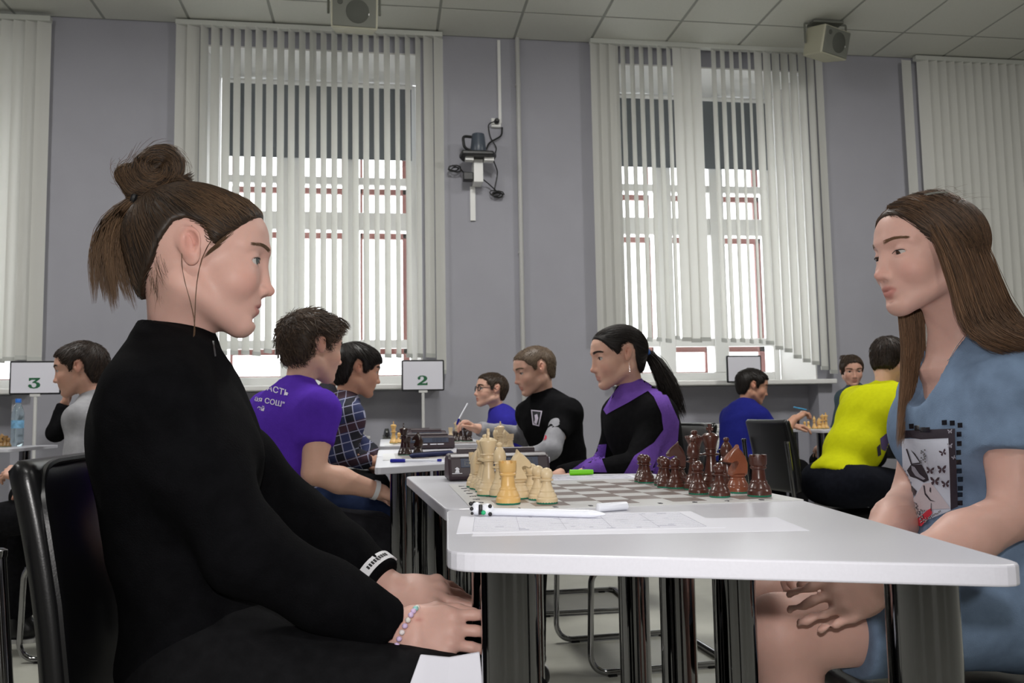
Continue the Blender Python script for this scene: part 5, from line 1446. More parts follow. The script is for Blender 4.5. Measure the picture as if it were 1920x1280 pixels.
# ================================================================== girl in the denim dress
def girl_denim():
    SKIN = srgb(208, 166, 153)
    O = dep(1743, 479, 1.43); R = head_rot(math.pi-0.02, math.radians(1.5), math.radians(-1)); s = 0.965; q = s*.001
    NB = dep(1800, 662, 1.45)
    fy = math.pi-0.10; f = A_([math.cos(fy), math.sin(fy), 0]); r = A_([math.sin(fy), -math.cos(fy), 0])
    pel = A_([NB[0]+.045, NB[1]+.02, .566]); wai = A_([NB[0]+.035, NB[1]+.01, .70]); che = A_([NB[0]+.018, NB[1], .85])
    m = NB+A_([.012, 0, -.060]); shL = m-r*0.130+A_([0, 0, -.014]); shR = m+r*0.120+A_([.012, 0, -.014])
    elL = dep(1903, 962, 1.27); wrL = dep(1648, 1092, 1.20); elR = dep(1712, 925, 1.60); wrR = dep(1615, 1075, 1.38)
    l_ = -r
    hL = pel+l_*.085; hR = pel-l_*.085; kL = dep(1466, 1190, 1.30); kR = dep(1462, 1122, 1.50); kL[2] = .540; kR[2] = .535
    aL = A_([kL[0]+.03, kL[1]+.0, .085]); aR = A_([kR[0]+.04, kR[1]+.02, .085])
    P = new_person('girl in a blue denim dress with long loose brown hair', O, pel)
    M = Model(); C = head_model(M, O, R, s, jaw=0.95, cheek=1.05, nose=0.95, lids=0.20, neck_to=NB, neck_r=0.041, ear=False)
    Mh = M.copy()
    torso(M, pel, wai-f*.02, che, NB, r, shR, shL, g=-0.012, hips=.10, chest=.11, depth=.085)
    # collar bones
    for sd, sh in ((1, shL), (-1, shR)): M.u(cap(NB+f*.052+A_([0, 0, -.028])+l_*sd*.012, sh+f*.02+A_([0, 0, .028]), .010, .012), .02)
    limb(M, shL, elL, wrL, .043, .036, .0245); limb(M, shR, elR, wrR, .043, .036, .0245)
    fx = unit(dep(1515, 1146, 1.155)-wrL); zb = CU*.35-CW*.9; zb = unit(zb-fx*(zb@fx)); HL = np.stack([fx, -np.cross(zb, fx), zb], 1)
    hand(M, wrL-fx*.004, HL, 0.98, curls=[(.12, .45, .3), (.15, .5, .3), (.18, .5, .3), (.22, .5, .3)], thumb=(.3, .2, .2), spread=.022, kf=.0025)
    fx2 = unit(dep(1520, 1130, 1.36)-wrR); zb = -CU*.55-CW*.7; zb = unit(zb-fx2*(zb@fx2)); HR = np.stack([fx2, np.cross(zb, fx2), zb], 1)
    hand(M, wrR, HR, 1.0, curls=[(.5, .8, .5), (.55, .85, .5), (.6, .9, .5), (.6, .9, .5)], thumb=(.3, .2, .2), spread=.03)
    for hp, kn, an in ((hL, kL, aL), (hR, kR, aR)):
        M.u(cap(hp, kn*.35+hp*.65, .074, .072), .03); M.u(cap(kn*.35+hp*.65, kn, .072, .054), .03)
        M.u(ell(kn+A_([-.008, 0, .004]), .052), .02); cf = kn*.62+an*.38; M.u(cap(kn, cf+A_([.014, 0, 0]), .047, .050), .02); M.u(cap(cf+A_([.014, 0, 0]), an, .050, .034), .02)
    fine = [(O-A_([.115, .10, .12]), O+A_([.10, .10, .07]), .0023), (np.minimum(dep(1500, 1180, 1.3), wrR)-A_([.06, .06, .05]), np.maximum(wrL, wrR)+A_([.02, .03, .02]), .0030)]
    V, Q = M.mesh(.013, fine)
    col = skin_colors(V, C, R, O, s, SKIN, srgb(188, 124, 116), blush=.42)
    link_mesh('body', V, Q, M_SKIN, P, colors=col)
    hm = hair_mat('chestnut_brown_hair', srgb(34, 26, 22), srgb(130, 98, 72))
    brow_lash(Mh, C, R, q, P, hm, 0.20, thick=.8, seed=3)
    for sd in (1, -1): eye('eye', C, R, sd, s, R@A_([1, -.05*sd, -.55]), IRIS_N, P)
    # ---- hair
    Hc = hair_cap(O, R, s, [(140, 78), (90, 70), (80, 60), (68, 47), (54, 32), (40, 14), (22, 0), (6, -12), (-8, -30), (-24, -60), (-34, -110), (-34, -160), (160, -160)], thick=5)
    hv, hq = Hc.mesh(.004); h = Hair(); h.mesh(hv, hq, .12)
    surf = Hc.at(hv) > -.003; L = ((hv-O)@R)/q
    for sd in (1, -1):
        mk = surf & (L[:, 1]*sd > -2)
        Pp, Rr = flow_strands(Hc, sample_verts(hv, 1800, 2+sd, mk), lambda p, i: np.tile(R@A_([-.55, sd*.55, -.62]), (len(p), 1))*1.0+0*p, 8, .0165, jit=.06, r=.0005, seed=4+sd); h.add(Pp, Rr, .0, .6, seed=6+sd)
    def lock(pts, n, sp, r=.00045, lo=.05, hi=.7, seed=0, grade=0.):
        P2, R2 = curve_strands(pts, n, sp, r, seed=seed); h.add(P2, R2, lo, hi, seed=seed+50, grade=grade)
    def onhair(p, off=.002):
        for _ in range(8): p = p+Hc.grad(p[None])[0]*(off-Hc.at(p[None])[0])
        return p
    # near side: from the parting over the ear and back over the shoulder
    for k in range(16):
        u = k/15
        a = onhair(C(70-80*u, 6+4*u, 78+22*u)); b = onhair(C(38-72*u, 58-8*u, 62+12*u)); ab = onhair((a+b)/2); c = dep(1793+60*u, 500-6*u, 1.342+.06*u); d = dep(1803+76*u, 585+2*u, 1.345+.06*u); e = dep(1815+100*u, 640-14*u, 1.32+.06*u)
        g = dep(1880+96*u, 652-14*u, 1.29+.06*u); e2 = dep(1950+90*u, 672-20*u, 1.31+.06*u)
        lock([a, ab, b, c, d, e, g, e2], 160, (.004, .007, .008, .010, .011, .010, .009, .006), .00045, .0, .75, seed=200+k, grade=.35)
    # far side: a lock falling over the far shoulder to the front
    for k in range(9):
        u = k/8
        a = onhair(C(60-50*u, -12, 84)); b = onhair(C(44-36*u, -66, 40)); c = dep(1712+26*u, 600, 1.50+.03*u); d = dep(1700+32*u, 690, 1.49+.03*u); e = dep(1690+22*u, 770, 1.46+.03*u); e2 = dep(1682+14*u, 835+8*math.sin(k), 1.43+.03*u)
        lock([a, b, c, d, e, e2], 150, (.004, .009, .008, .0075, .006, .003), .00045, .2, .85, seed=240+k, grade=.35)
    for k in range(40):
        a = rng.uniform(-.2, 2.6); p0 = (70*math.cos(a)-10, rng.uniform(-40, 50), 100*abs(math.sin(a))+12); e = rng.normal(0, 8, 3)
        lock([C(*p0), C(p0[0]*1.06-10, p0[1]*1.08, p0[2]*1.05), C(p0[0]*1.1-26+e[0], p0[1]*1.2+e[1], p0[2]*.98+e[2])], 1, .0005, .00016, .5, 1., seed=300+k)
    h.build(hm, P)
    I = P.matrix_basis.inverted()
    # two silver hair slides beside the parting
    for k, (x0, y0, x1, y1, x2, y2) in enumerate(((1731, 386, 1747, 379, 1768, 379), (1733, 390, 1750, 384, 1769, 382))):
        pts = []
        for (x, y) in ((x0, y0), (x1, y1), (x2, y2)):
            p = dep(x, y, 1.40)
            for _ in range(12): p = p+(Hc.grad(p[None])[0])*(0.0105-Hc.at(p[None])[0])
            pts.append(I@Vector(p))
        MB().tube(bend(pts, .004), .0011, 6).build('hair_slide', mat('silver', (.8, .8, .82), .2, 1.), P)
    # ---- denim dress
    G = Model(); g = .012
    torso(G, pel, wai, che, NB, r, shR, shL, g=g, chest=.128, depth=.092, female=.8, hips=.15)
    def sleeve(sh, el):
        e = sh+(el-sh)*.50; G.u(clip_(cap(sh, e+(el-sh)*.12, .055, .056), plane_after(sh, e)), .03)
        G.u(clip_(cap(sh+(el-sh)*.40, e+(el-sh)*.2, .0585, .0585), plane_after(sh, e, .002), (sh+(el-sh)*.42, -unit(el-sh))), .003)
    sleeve(shL, elL); sleeve(shR, elR)
    for hp, kn in ((hL, kL), (hR, kR)):
        e = hp+(kn-hp)*.74; G.u(clip_(cap(hp, kn, .092, .076), plane_after(hp, e)), .045)
    mid = (hL+hR)/2; mk = (kL+kR)/2; e = mid+(mk-mid)*.74; G.u(clip_(cap(mid, mk, .088, .07), plane_after(mid, e)), .04)
    # scoop neck
    up = unit(NB-pel); G.d(cap(NB+f*.06+A_([0, 0, .03]), NB+f*.085+A_([0, 0, -.03]), .070, .058), .006)
    G.d(cap(NB+A_([0, 0, .0]), NB+A_([0, 0, .12]), .058, .07), .004)
    V, Q = G.mesh(.0065, post=folds(.0038, 24, 14)); V = relax(V, Q, 1)
    denim = cloth('washed_denim', srgb(116, 136, 162), .8, .16, 28, (700, .5))
    dr = link_mesh('dress', V, Q, denim, P)
    # the body under the neckline shows: print on the chest
    B = px_bvh(dr); Pk = lambda name, polys, mt, off=.0012, kind=None, maxe=5.0: decal(name, polys, mt, B, P, off=off, kind=kind, maxe=maxe)
    c5 = lambda x, y: (1640+x/5.567, 780+y/5.567)                 # print drawn in a zoomed frame of the photograph
    q5 = lambda *p: [c5(*a) for a in p]
    M_PB = mat('print_black_plum', srgb(48, 40, 50), .55); M_PW = mat('print_white', srgb(206, 210, 224), .6); M_PG = mat('print_grey', srgb(150, 148, 160), .6)
    M_PR = mat('print_red', srgb(206, 44, 66), .6); M_PS = mat('print_skin', srgb(202, 190, 196), .6); M_ST = mat('black_stud', (.006, .006, .01), .15)
    Pk('print_panel', [q5((285, 235), (780, 225), (800, 980), (420, 1140), (330, 1130), (360, 960), (440, 800), (300, 640))], M_PW, .0010)
    Pk('print_border', [q5((290, 150), (845, 130), (845, 225), (490, 240), (380, 222), (285, 235)), q5((775, 225), (845, 225), (875, 940), (800, 975), (790, 600)), q5((285, 600), (330, 660), (450, 780), (430, 830), (340, 780), (300, 740)), q5((340, 1010), (375, 1010), (365, 1120), (328, 1115))], M_PB, .0016)
    Pk('print_figure', [q5((345, 560), (385, 505), (500, 500), (560, 610), (575, 665), (525, 690), (450, 650), (380, 625))], M_PB, .0018)
    Pk('print_figure', [q5((395, 510), (430, 525), (480, 600), (545, 650), (520, 662), (440, 620), (400, 560))], M_PG, .0024)
    Pk('print_figure', [q5((335, 340), (350, 335), (400, 490), (480, 478), (385, 345), (430, 385), (500, 490), (390, 505))], M_PB, .0020)
    Pk('print_figure', [q5((415, 870), (520, 700), (600, 690), (720, 850), (800, 960), (600, 970), (420, 1000))], M_PS, .0018)
    Pk('print_figure', [q5((520, 720), (535, 722), (545, 800), (600, 870), (650, 890), (590, 880), (535, 815)), q5((590, 740), (600, 745), (600, 800), (585, 780)), q5((600, 900), (606, 905), (606, 990), (598, 985))], M_PB, .0024)
    Pk('print_figure', [q5((400, 1130), (470, 1060), (560, 980), (605, 955), (612, 1010), (560, 1080), (500, 1150))], M_PR, .0022)
    def butterfly(x, y, s, a):
        out = []
        for sx in (-1, 1):
            for poly in ([(0, .1), (sx*.55, .75), (sx*.95, .8), (sx*.8, .2), (sx*.3, -.05)], [(0, 0), (sx*.4, -.05), (sx*.75, -.3), (sx*.55, -.85), (sx*.2, -.6)]):
                out.append([c5(x+(u*math.cos(a)-v*math.sin(a))*s, y-(u*math.sin(a)+v*math.cos(a))*s) for u, v in poly])
        return out
    for x, y, s_, a in ((590, 560, 44, -.1), (712, 548, 50, .05), (640, 672, 52, 0), (750, 700, 46, .1), (722, 375, 38, .35)):
        Pk('butterfly', butterfly(x, y, s_, a), mat('butterfly_plum', srgb(70, 52, 62), .6), .0022)
    for x, y, s_, a in ((795, 160, 26, .1), (795, 305, 30, 0), (835, 425, 22, .5)):
        Pk('butterfly', butterfly(x, y, s_, a), M_PG, .0026)
    for x, y in ((402, 105), (460, 122), (520, 142), (568, 143), (740, 70), (820, 75), (902, 97), (892, 190), (895, 285), (888, 375), (888, 470), (890, 560), (900, 645), (900, 740), (900, 810), (902, 900), (368, 832)):
        Pk('stud', [q5((x-27, y-24), (x+25, y-26), (x+27, y+24), (x-25, y+26))], M_ST, .0030)
    rr = random.Random(5); sd_ = []
    for k in range(46):
        t = k/45; x = 375+rr.uniform(-8, 60)+t*150; y = 915+t*150+rr.uniform(-30, 50); sd_.append((x, y))
    for k in range(16): sd_.append((500+k*13, 1110-k*8+rr.uniform(-10, 10)))
    for k in range(14): sd_.append((495+rr.uniform(0, 50), 480-k*10))
    Pk('rhinestones', [[c5(x+9*math.cos(a), y+9*math.sin(a)) for a in (0, 1.05, 2.1, 3.14, 4.2, 5.2)] for x, y in sd_], M_PB, .0026, 'stuff', 9)
    Pk('rhinestones', [[c5(x+5*math.cos(a), y+5*math.sin(a)) for a in (0, 1.05, 2.1, 3.14, 4.2, 5.2)] for x, y in sd_], mat('rhinestone', (.8, .8, .85), .1, .3), .0032, 'stuff', 9)
    # thin chain at the throat
    ch = [dep(x, y, 1.41) for x, y in ((1806, 632), (1797, 655), (1790, 676), (1784, 690))]; cp_ = []
    for p in ch:
        for _ in range(10): p = p+M.grad(p[None])[0]*(0.0010-M.at(p[None])[0])
        cp_.append(I@Vector(p))
    MB().tube(cp_, .0006, 5).build('neck_chain', mat('silver', (.8, .8, .82), .2, 1.), P)
    for a in (aL, aR): shoe(P, a, a-A_([.1, 0, 0]), mat('white_canvas', srgb(205, 205, 205), .7), mat('white_rubber', srgb(200, 200, 198), .6))
# ================================================================== the other players
SEATS = []
SK1, SK2, SK3 = srgb(206, 160, 140), srgb(214, 170, 150), srgb(196, 148, 124)
BOYCUT = [(140, 60), (92, 57), (82, 53), (64, 46), (52, 28), (38, 16), (26, -8), (15, -8), (11, 14), (4, 30), (-12, 34), (-24, 22), (-27, -8), (-34, -40), (-50, -60), (-95, -64), (-95, -160), (160, -160)]
CROPCUT = [(140, 66), (92, 62), (80, 56), (60, 48), (48, 30), (34, 18), (24, 0), (14, 0), (10, 18), (4, 38), (-14, 43), (-28, 30), (-32, 0), (-40, -30), (-56, -46), (-95, -50), (-95, -160), (160, -160)]
FRINGECUT = [(140, 40), (96, 38), (84, 34), (66, 26), (56, 12), (42, 2), (28, -14), (14, -12), (10, 14), (4, 34), (-14, 40), (-26, 26), (-30, -14), (-36, -50), (-52, -72), (-95, -76), (-95, -160), (160, -160)]
SLICK = [(140, 76), (90, 68), (78, 58), (64, 44), (50, 30), (36, 16), (24, 2), (14, 16), (7, 38), (-14, 43), (-30, 36), (-36, 0), (-46, -40), (-60, -60), (-95, -66), (-95, -160), (160, -160)]
LONGC = [(140, 70), (90, 64), (80, 54), (66, 38), (56, 16), (44, -10), (30, -40), (16, -70), (0, -110), (0, -160), (160, -160)]
def sitter(label, O, yaw, pitch=0., roll=0., tyaw=None, lean=10, s=.98, skin=SK1, hair=None, shirt=None, sleeve='short', trousers=None, arms=None, neck=(-.045, 0, -.13), shw=.15,
           girth=1.0, hipz=.55, loose=.014, gaze=None, vox=.013, hv=.0044, lyaw=None, hands=(), knee=.40, lids=.35, jaw=1.0, brow=True, legs=True, hem=-.01, curls=None, feet=True, handvox=.0050, detail=True, sleeve_len=.55, hipx=0.0, iris=None):
    tyaw = yaw if tyaw is None else tyaw
    R = head_rot(yaw, pitch, roll); O = A_(O); q = s*.001
    f = A_([math.cos(tyaw), math.sin(tyaw), 0]); r = A_([math.sin(tyaw), -math.cos(tyaw), 0])
    NB = O+R@(A_([neck[0]*.5, 0, 0])*s)+f*neck[0]*.5*s+A_([0, 0, neck[2]*s])
    h = NB[2]-hipz; pel = NB-f*(math.tan(math.radians(lean))*h)+f*hipx; pel[2] = hipz
    ln = lambda t: pel*(1-t)+NB*t
    bulge = -f*.02
    wai = ln(.36)+bulge; che = ln(.68)+bulge*.8
    up = unit(NB-pel)
    m = NB-up*.058-f*.008; sw_ = shw*.83; dn = A_([0, 0, .012]); shR = m+r*sw_-dn; shL = m-r*sw_-dn
    arms = arms or {}
    def dflt(sh, sd):
        el = sh+f*.05-A_([0, 0, .235])+r*sd*.03; wr = pel+f*.30+r*sd*.10; wr[2] = hipz+.075; return el, wr
    eR, wR = dflt(shR, 1); eL, wL = dflt(shL, -1)
    eR = A_(arms.get('eR', eR)); wR = A_(arms.get('wR', wR)); eL = A_(arms.get('eL', eL)); wL = A_(arms.get('wL', wL))
    P = new_person(label, O, pel)
    M = Model(); C = head_model(M, O, R, s, jaw=jaw, lids=lids, neck_to=NB, neck_r=.040*girth, detail=detail)
    Mh = M.copy()
    torso(M, pel, wai, che, NB, r, shR, shL, g=-.040, chest=.115*girth, depth=.085*girth)
    limb(M, shR, eR, wR, .038*girth, .032*girth, .023); limb(M, shL, eL, wL, .038*girth, .032*girth, .023)
    fine = [(O-.118*s, O+.118*s, hv)]
    for nm, e, w, sd in (('R', eR, wR, 1), ('L', eL, wL, -1)):
        hd = arms.get('h'+nm, w+unit(w-e)); fx = unit(A_(hd)-w); zb = A_(arms.get('z'+nm, (0, 0, 1))); zb = zb-fx*(zb@fx)
        zb = unit(zb) if np.linalg.norm(zb) > 1e-3 else unit(np.cross(fx, (1, 0, 0)))
        H = np.stack([fx, np.cross(zb, fx)*sd, zb], 1)
        hand(M, w-fx*.005, H, .92, curls=arms.get('c'+nm, [(.3, .5, .3)]*4), thumb=arms.get('t'+nm, (.5, .3, .2)), spread=.04)
        if nm in hands: fine.append((w-.08, w+.10, handvox)) if True else None
        if nm in hands:
            c_ = w+fx*.07; fine[-1] = (c_-.09, c_+.09, handvox)
    ly = tyaw if lyaw is None else lyaw; lf = A_([math.cos(ly), math.sin(ly), 0]); lr_ = A_([math.sin(ly), -math.cos(ly), 0])
    hR = pel+r*.085; hL = pel-r*.085; kR = pel+lr_*.10+lf*knee; kL = pel-lr_*.10+lf*knee; kR[2] = kL[2] = .505
    kR = A_(arms.get('kR', kR)); kL = A_(arms.get('kL', kL))
    aR = kR-lf*.02; aL = kL+lf*.01; aR[2] = aL[2] = .085
    if legs:
        limb(M, hR, kR, aR, .034, .03, .03); limb(M, hL, kL, aL, .034, .03, .03)
    V, Q = M.mesh(vox, fine)
    lipc = tuple(A_(skin)*A_([.82, .58, .58]))
    link_mesh('body', V, Q, M_SKIN, P, colors=skin_colors(V, C, R, O, s, skin, lipc, blush=.4))
    hm = hair_mat(*hair['mat'])
    if brow: brow_lash(Mh, C, R, q, P, hm, lids, thick=1.1, seed=1)
    g3 = R@A_([1, 0, -.1]) if gaze is None else gaze
    for sd in (1, -1): eye('eye', C, R, sd, s, g3, iris or IRIS_N, P)
    # hair
    Hc = hair_cap(O, R, s, hair['cut'], thick=hair.get('thick', 7), extra=hair.get('extra'))
    hvv, hq = Hc.mesh(hair.get('vox', .005)); Hh = Hair(); Hh.mesh(hvv, hq, .15)
    surf = Hc.at(hvv) > -.004
    if 'to' in hair:
        tw = C(*hair['to'])
        fn = lambda p, i: (tw-p)/(np.linalg.norm(tw-p, axis=1, keepdims=True)+1e-9)
        Pp, Rr = flow_strands(Hc, sample_verts(hvv, hair.get('n', 1000), 1, surf), fn, 7, .015, jit=.08, r=.0008, seed=2)
    else:
        crown = C(*hair.get('crown', (-55, 0, 100)))
        fw = R@A_(hair.get('dir', (.25, 0, -.25)))
        fn = lambda p, i: (p-crown)/(np.linalg.norm(p-crown, axis=1, keepdims=True)+1e-9)+fw
        Pp, Rr = flow_strands(Hc, sample_verts(hvv, int(hair.get('n', 1500)*.75), 1, surf), fn, 5, hair.get('len', .035)/5, lift=hair.get('lift', .006), jit=hair.get('jit', .3), r=hair.get('r', .0009), seed=2)
    Hh.add(Pp, Rr, .0, .8, seed=3)
    for k, (pts, n, sp) in enumerate(hair.get('locks', ())):
        P2, R2 = curve_strands([C(*p) for p in pts], n, sp, .0009, seed=10+k); Hh.add(P2, R2, .0, .7, seed=20+k, grade=.15)
    Hh.build(hm, P)
    # shirt
    G = Model(); torso(G, pel, wai, che, NB, r, shR, shL, g=loose, chest=.122*girth, depth=.090*girth)
    for sh, e, w in ((shR, eR, wR), (shL, eL, wL)):
        r0 = .047*girth
        if sleeve == 'short':
            p = sh+(e-sh)*sleeve_len; G.u(clip_(cap(sh, p+(e-sh)*.15, r0*1.04, r0*1.02), plane_after(sh, p)), .03)
        else:
            G.u(cap(sh, e, r0, .045*girth), .03); p = e+(w-e)*.98; G.u(clip_(cap(e, w+(w-e)*.08, .045*girth, .034), plane_after(e, p)), .015)
    nax = unit(C(-26, 0, -50)-NB)
    G.u(clip_(cap(NB-nax*.03, NB+nax*.04, .058*girth, .050*girth), plane_after(NB, NB+nax*.012)), .015)
    hc = pel+up*hem; uf = up.astype(np.float32)
    G.i(lambda X, Y, Z: (np.float32(hc[0])-X)*uf[0]+(np.float32(hc[1])-Y)*uf[1]+(np.float32(hc[2])-Z)*uf[2], .006)
    V, Q = G.mesh(.0115, post=folds(.005, 30, int(abs(O[0]*1000)) % 97)); V = relax(V, Q, 1)
    sh_o = link_mesh('shirt', V, Q, shirt, P)
    if legs:
        TT = Model(); TT.u(ell(pel, (.115*girth, .155*girth, .105), np.stack([f, -r, A_([0, 0, 1])], 1)), 0)
        wc = pel+up*(hem+.045)
        TT.i(lambda X, Y, Z: (X-np.float32(wc[0]))*uf[0]+(Y-np.float32(wc[1]))*uf[1]+(Z-np.float32(wc[2]))*uf[2], .01)
        for hp, kn, an in ((hR, kR, aR), (hL, kL, aL)):
            TT.u(cap(hp, kn, .080*girth, .064*girth), .04); TT.u(clip_(cap(kn, an, .062, .054), plane_after(kn, an, -.01)), .02)
        V, Q = TT.mesh(.012, post=folds(.004, 24, 3)); link_mesh('trousers', V, Q, trousers, P)
        if feet:
            for a in (aR, aL): shoe(P, a, a+lf*.1, M_BLACKP, mat('white_rubber', srgb(200, 200, 198), .6))
    SEATS.append((pel-f*.03, tyaw, P))
    return dict(P=P, C=C, R=R, O=O, shirt=sh_o, wR=wR, wL=wL, eR=eR, eL=eL, f=f, r=r, M=M, NB=NB, pel=pel, q=q)
H_DARK = ('near_black_hair', srgb(14, 11, 10), srgb(52, 42, 36)); H_BROWN = ('mid_brown_hair', srgb(34, 26, 20), srgb(104, 82, 62)); H_DKBR = ('dark_brown_hair', srgb(24, 18, 15), srgb(78, 60, 48)); H_SAND = ('sandy_cropped_hair', srgb(74, 60, 48), srgb(150, 128, 104))
BLK = cloth('black_cotton', (.008, .008, .009), .9, .2)
rad = math.radians
M_INKW = mat('shirt_print_white', srgb(214, 206, 224), .7)

# --- purple T-shirt boy, seen from behind
b = sitter('boy in a purple T-shirt with lettering on the back and a white wristband', dep(585, 652, 2.72), rad(32), rad(-3), tyaw=rad(40), lean=16, s=1.04, skin=SK2, shw=.165, girth=1.1,
    hair=dict(mat=('soft_brown_hair', srgb(44, 34, 28), srgb(112, 90, 72)), cut=BOYCUT, thick=15, len=.05, lift=.016, jit=.45, n=3000, crown=(-50, 0, 96), dir=(.5, 0, 0), vox=.004, locks=[([(60, -30, 92), (92, -36, 84), (112, -30, 66)], 60, (.012, .01, .004)), ([(55, 20, 96), (90, 26, 88), (106, 30, 70)], 60, (.012, .01, .004))]),
    shirt=cloth('purple_jersey', srgb(84, 48, 168), .85, .06), trousers=cloth('charcoal_denim', srgb(34, 34, 38), .9, .25, 30), hem=.01,
    arms=dict(eL=dep(606, 892, 3.0), wL=dep(716, 926, 2.95), eR=dep(588, 886, 2.50), wR=dep(716, 922, 2.58), cR=[(.5, .7, .4)]*4), hands=('R',), hv=.0040, lyaw=rad(8), knee=.34)
B = px_bvh(b['shirt'])
decal('shirt_lettering', text_polys('ЛАСТЬ', 15.5, (489, 728), (.98, .30), (.18, -.98)), M_INKW, B, b['P'], maxe=4, kind='stuff')
decal('shirt_lettering', text_polys('ая СОШ"', 13.5, (477, 751), (.99, .22), (.18, -.98)), M_INKW, B, b['P'], maxe=4, kind='stuff')
decal('shirt_lettering', text_polys('ей', 12, (482, 768), (.99, .2), (.2, -.97)), M_INKW, B, b['P'], maxe=4, kind='stuff')
I = b['P'].matrix_basis.inverted(); ax = unit(b['wR']-b['eR']); c0 = b['wR']-ax*.022; u1 = unit(np.cross(ax, (0, 0, 1))); u2 = np.cross(ax, u1)
vs = []; fs = []
for k in range(20):
    a = 2*math.pi*k/20
    for (rr, tt) in ((.0275, -.007), (.0275, .007), (.0295, .007), (.0295, -.007)): vs.append(I@Vector(c0+(u1*math.cos(a)+u2*math.sin(a))*rr+ax*tt))
for k in range(20):
    for j in range(4): fs.append((4*k+j, 4*k+(j+1) % 4, 4*((k+1) % 20)+(j+1) % 4, 4*((k+1) % 20)+j))
MB().add(vs, fs).build('wristband', mat('white_silicone', srgb(226, 226, 230), .5), b['P'])

# --- plaid shirt boy
M_PLAID = bpy.data.materials.new('navy_plaid'); M_PLAID.use_nodes = True
_n = M_PLAID.node_tree; _b = _n.nodes['Principled BSDF']; _b.inputs['Roughness'].default_value = .9
_tc = _n.nodes.new('ShaderNodeTexCoord'); _mp = _n.nodes.new('ShaderNodeMapping'); _mp.inputs['Rotation'].default_value = (0, rad(14), rad(10)); _n.links.new(_tc.outputs['Object'], _mp.inputs['Vector'])
_sp = _n.nodes.new('ShaderNodeSeparateXYZ'); _n.links.new(_mp.outputs['Vector'], _sp.inputs[0])
def _line(sock, period, width, off=0.0):
    a = _n.nodes.new('ShaderNodeMath'); a.operation = 'MULTIPLY_ADD'; a.inputs[1].default_value = 1/period; a.inputs[2].default_value = off; _n.links.new(sock, a.inputs[0])
    f = _n.nodes.new('ShaderNodeMath'); f.operation = 'FRACT'; _n.links.new(a.outputs[0], f.inputs[0])
    c = _n.nodes.new('ShaderNodeMath'); c.operation = 'LESS_THAN'; c.inputs[1].default_value = width; _n.links.new(f.outputs[0], c.inputs[0]); return c.outputs[0]
def _mix(fac, a, b):
    m = _n.nodes.new('ShaderNodeMix'); m.data_type = 'RGBA'; _n.links.new(fac, m.inputs['Factor'])
    for s_, v in (('A', a), ('B', b)):
        if isinstance(v, tuple): m.inputs[s_].default_value = (*v, 1)
        else: _n.links.new(v, m.inputs[s_])
    return m.outputs['Result']
_c = _mix(_line(_sp.outputs['X'], .066, .5), srgb(16, 18, 32), srgb(36, 44, 84)); _c = _mix(_line(_sp.outputs['Z'], .132, .25, .2), _c, srgb(58, 34, 48))
_c = _mix(_line(_sp.outputs['X'], .033, .09), _c, srgb(150, 152, 176)); _c = _mix(_line(_sp.outputs['Z'], .033, .09), _c, srgb(150, 152, 176)); _n.links.new(_c, _b.inputs['Base Color'])
sitter('boy in a navy plaid shirt with straight black hair', dep(668, 694, 3.45), rad(14), rad(-6), tyaw=rad(22), lean=20, s=1.0, skin=SK3, jaw=1.05,
    hair=dict(mat=H_DARK, cut=FRINGECUT, thick=12, len=.05, lift=.004, jit=.12, n=2200, crown=(-40, 0, 104), dir=(.3, 0, -.2)),
    shirt=M_PLAID, sleeve='long', trousers=cloth('navy_jeans', srgb(30, 40, 66), .9, .2, 30), arms=dict(eR=dep(640, 850, 3.25), wR=dep(690, 866, 3.34), hR=dep(715, 858, 3.4), eL=dep(690, 850, 3.6), wL=dep(690, 862, 3.5), hL=dep(720, 858, 3.45), cR=[(.6, .8, .5)]*4), hands=('R',), lyaw=rad(5), knee=.34)
# --- a player mostly hidden behind them
sitter('player with dark tied hair half hidden behind the plaid shirt boy', dep(628, 690, 4.75), rad(2), rad(-4), lean=10, s=.95, skin=SK1, hv=.0065, vox=.014, feet=True,
    hair=dict(mat=H_DARK, cut=SLICK, thick=6, to=(-92, 0, -20), n=500, vox=.006, locks=[([(-88, 0, -10), (-104, 0, -30), (-104, 0, -70)], 90, (.006, .012, .006))]), shirt=cloth('dark_grey_jersey', srgb(50, 50, 56), .9), trousers=BLK, knee=.36)
# --- boy with glasses
b = sitter('boy in a blue T-shirt wearing black-framed glasses', dep(921, 732, 5.0), rad(193), rad(10), tyaw=rad(185), lean=13, s=.98, skin=SK2, shw=.14,
    hair=dict(mat=H_BROWN, cut=CROPCUT, thick=7, len=.03, lift=.003, jit=.2, crown=(-45, 0, 100)), shirt=cloth('royal_blue_jersey', srgb(52, 48, 150), .85, .06), trousers=BLK, lids=.4, lyaw=rad(180), knee=.33)
C = b['C']; I = b['P'].matrix_basis.inverted(); gm = MB()
for sd in (1, -1):
    pts = [I@Vector(C(91-6*abs(math.sin(a))*0-5*(math.cos(a)*.5+.5), sd*(31+20*math.cos(a)), -2+15*math.sin(a))) for a in np.linspace(0, 2*math.pi, 20, endpoint=False)]
    gm.tube(pts, .0021*1.1, 6, closed=True); gm.tube([I@Vector(C(*p)) for p in ((84, sd*52, 2), (70, sd*70, 4), (10, sd*78, 10), (-8, sd*76, 4))], .002, 6)
gm.tube([I@Vector(C(90, -11, 2)), I@Vector(C(93, 0, 4)), I@Vector(C(90, 11, 2))], .002, 6); gm.build('glasses_frame', M_FRAME, b['P'])
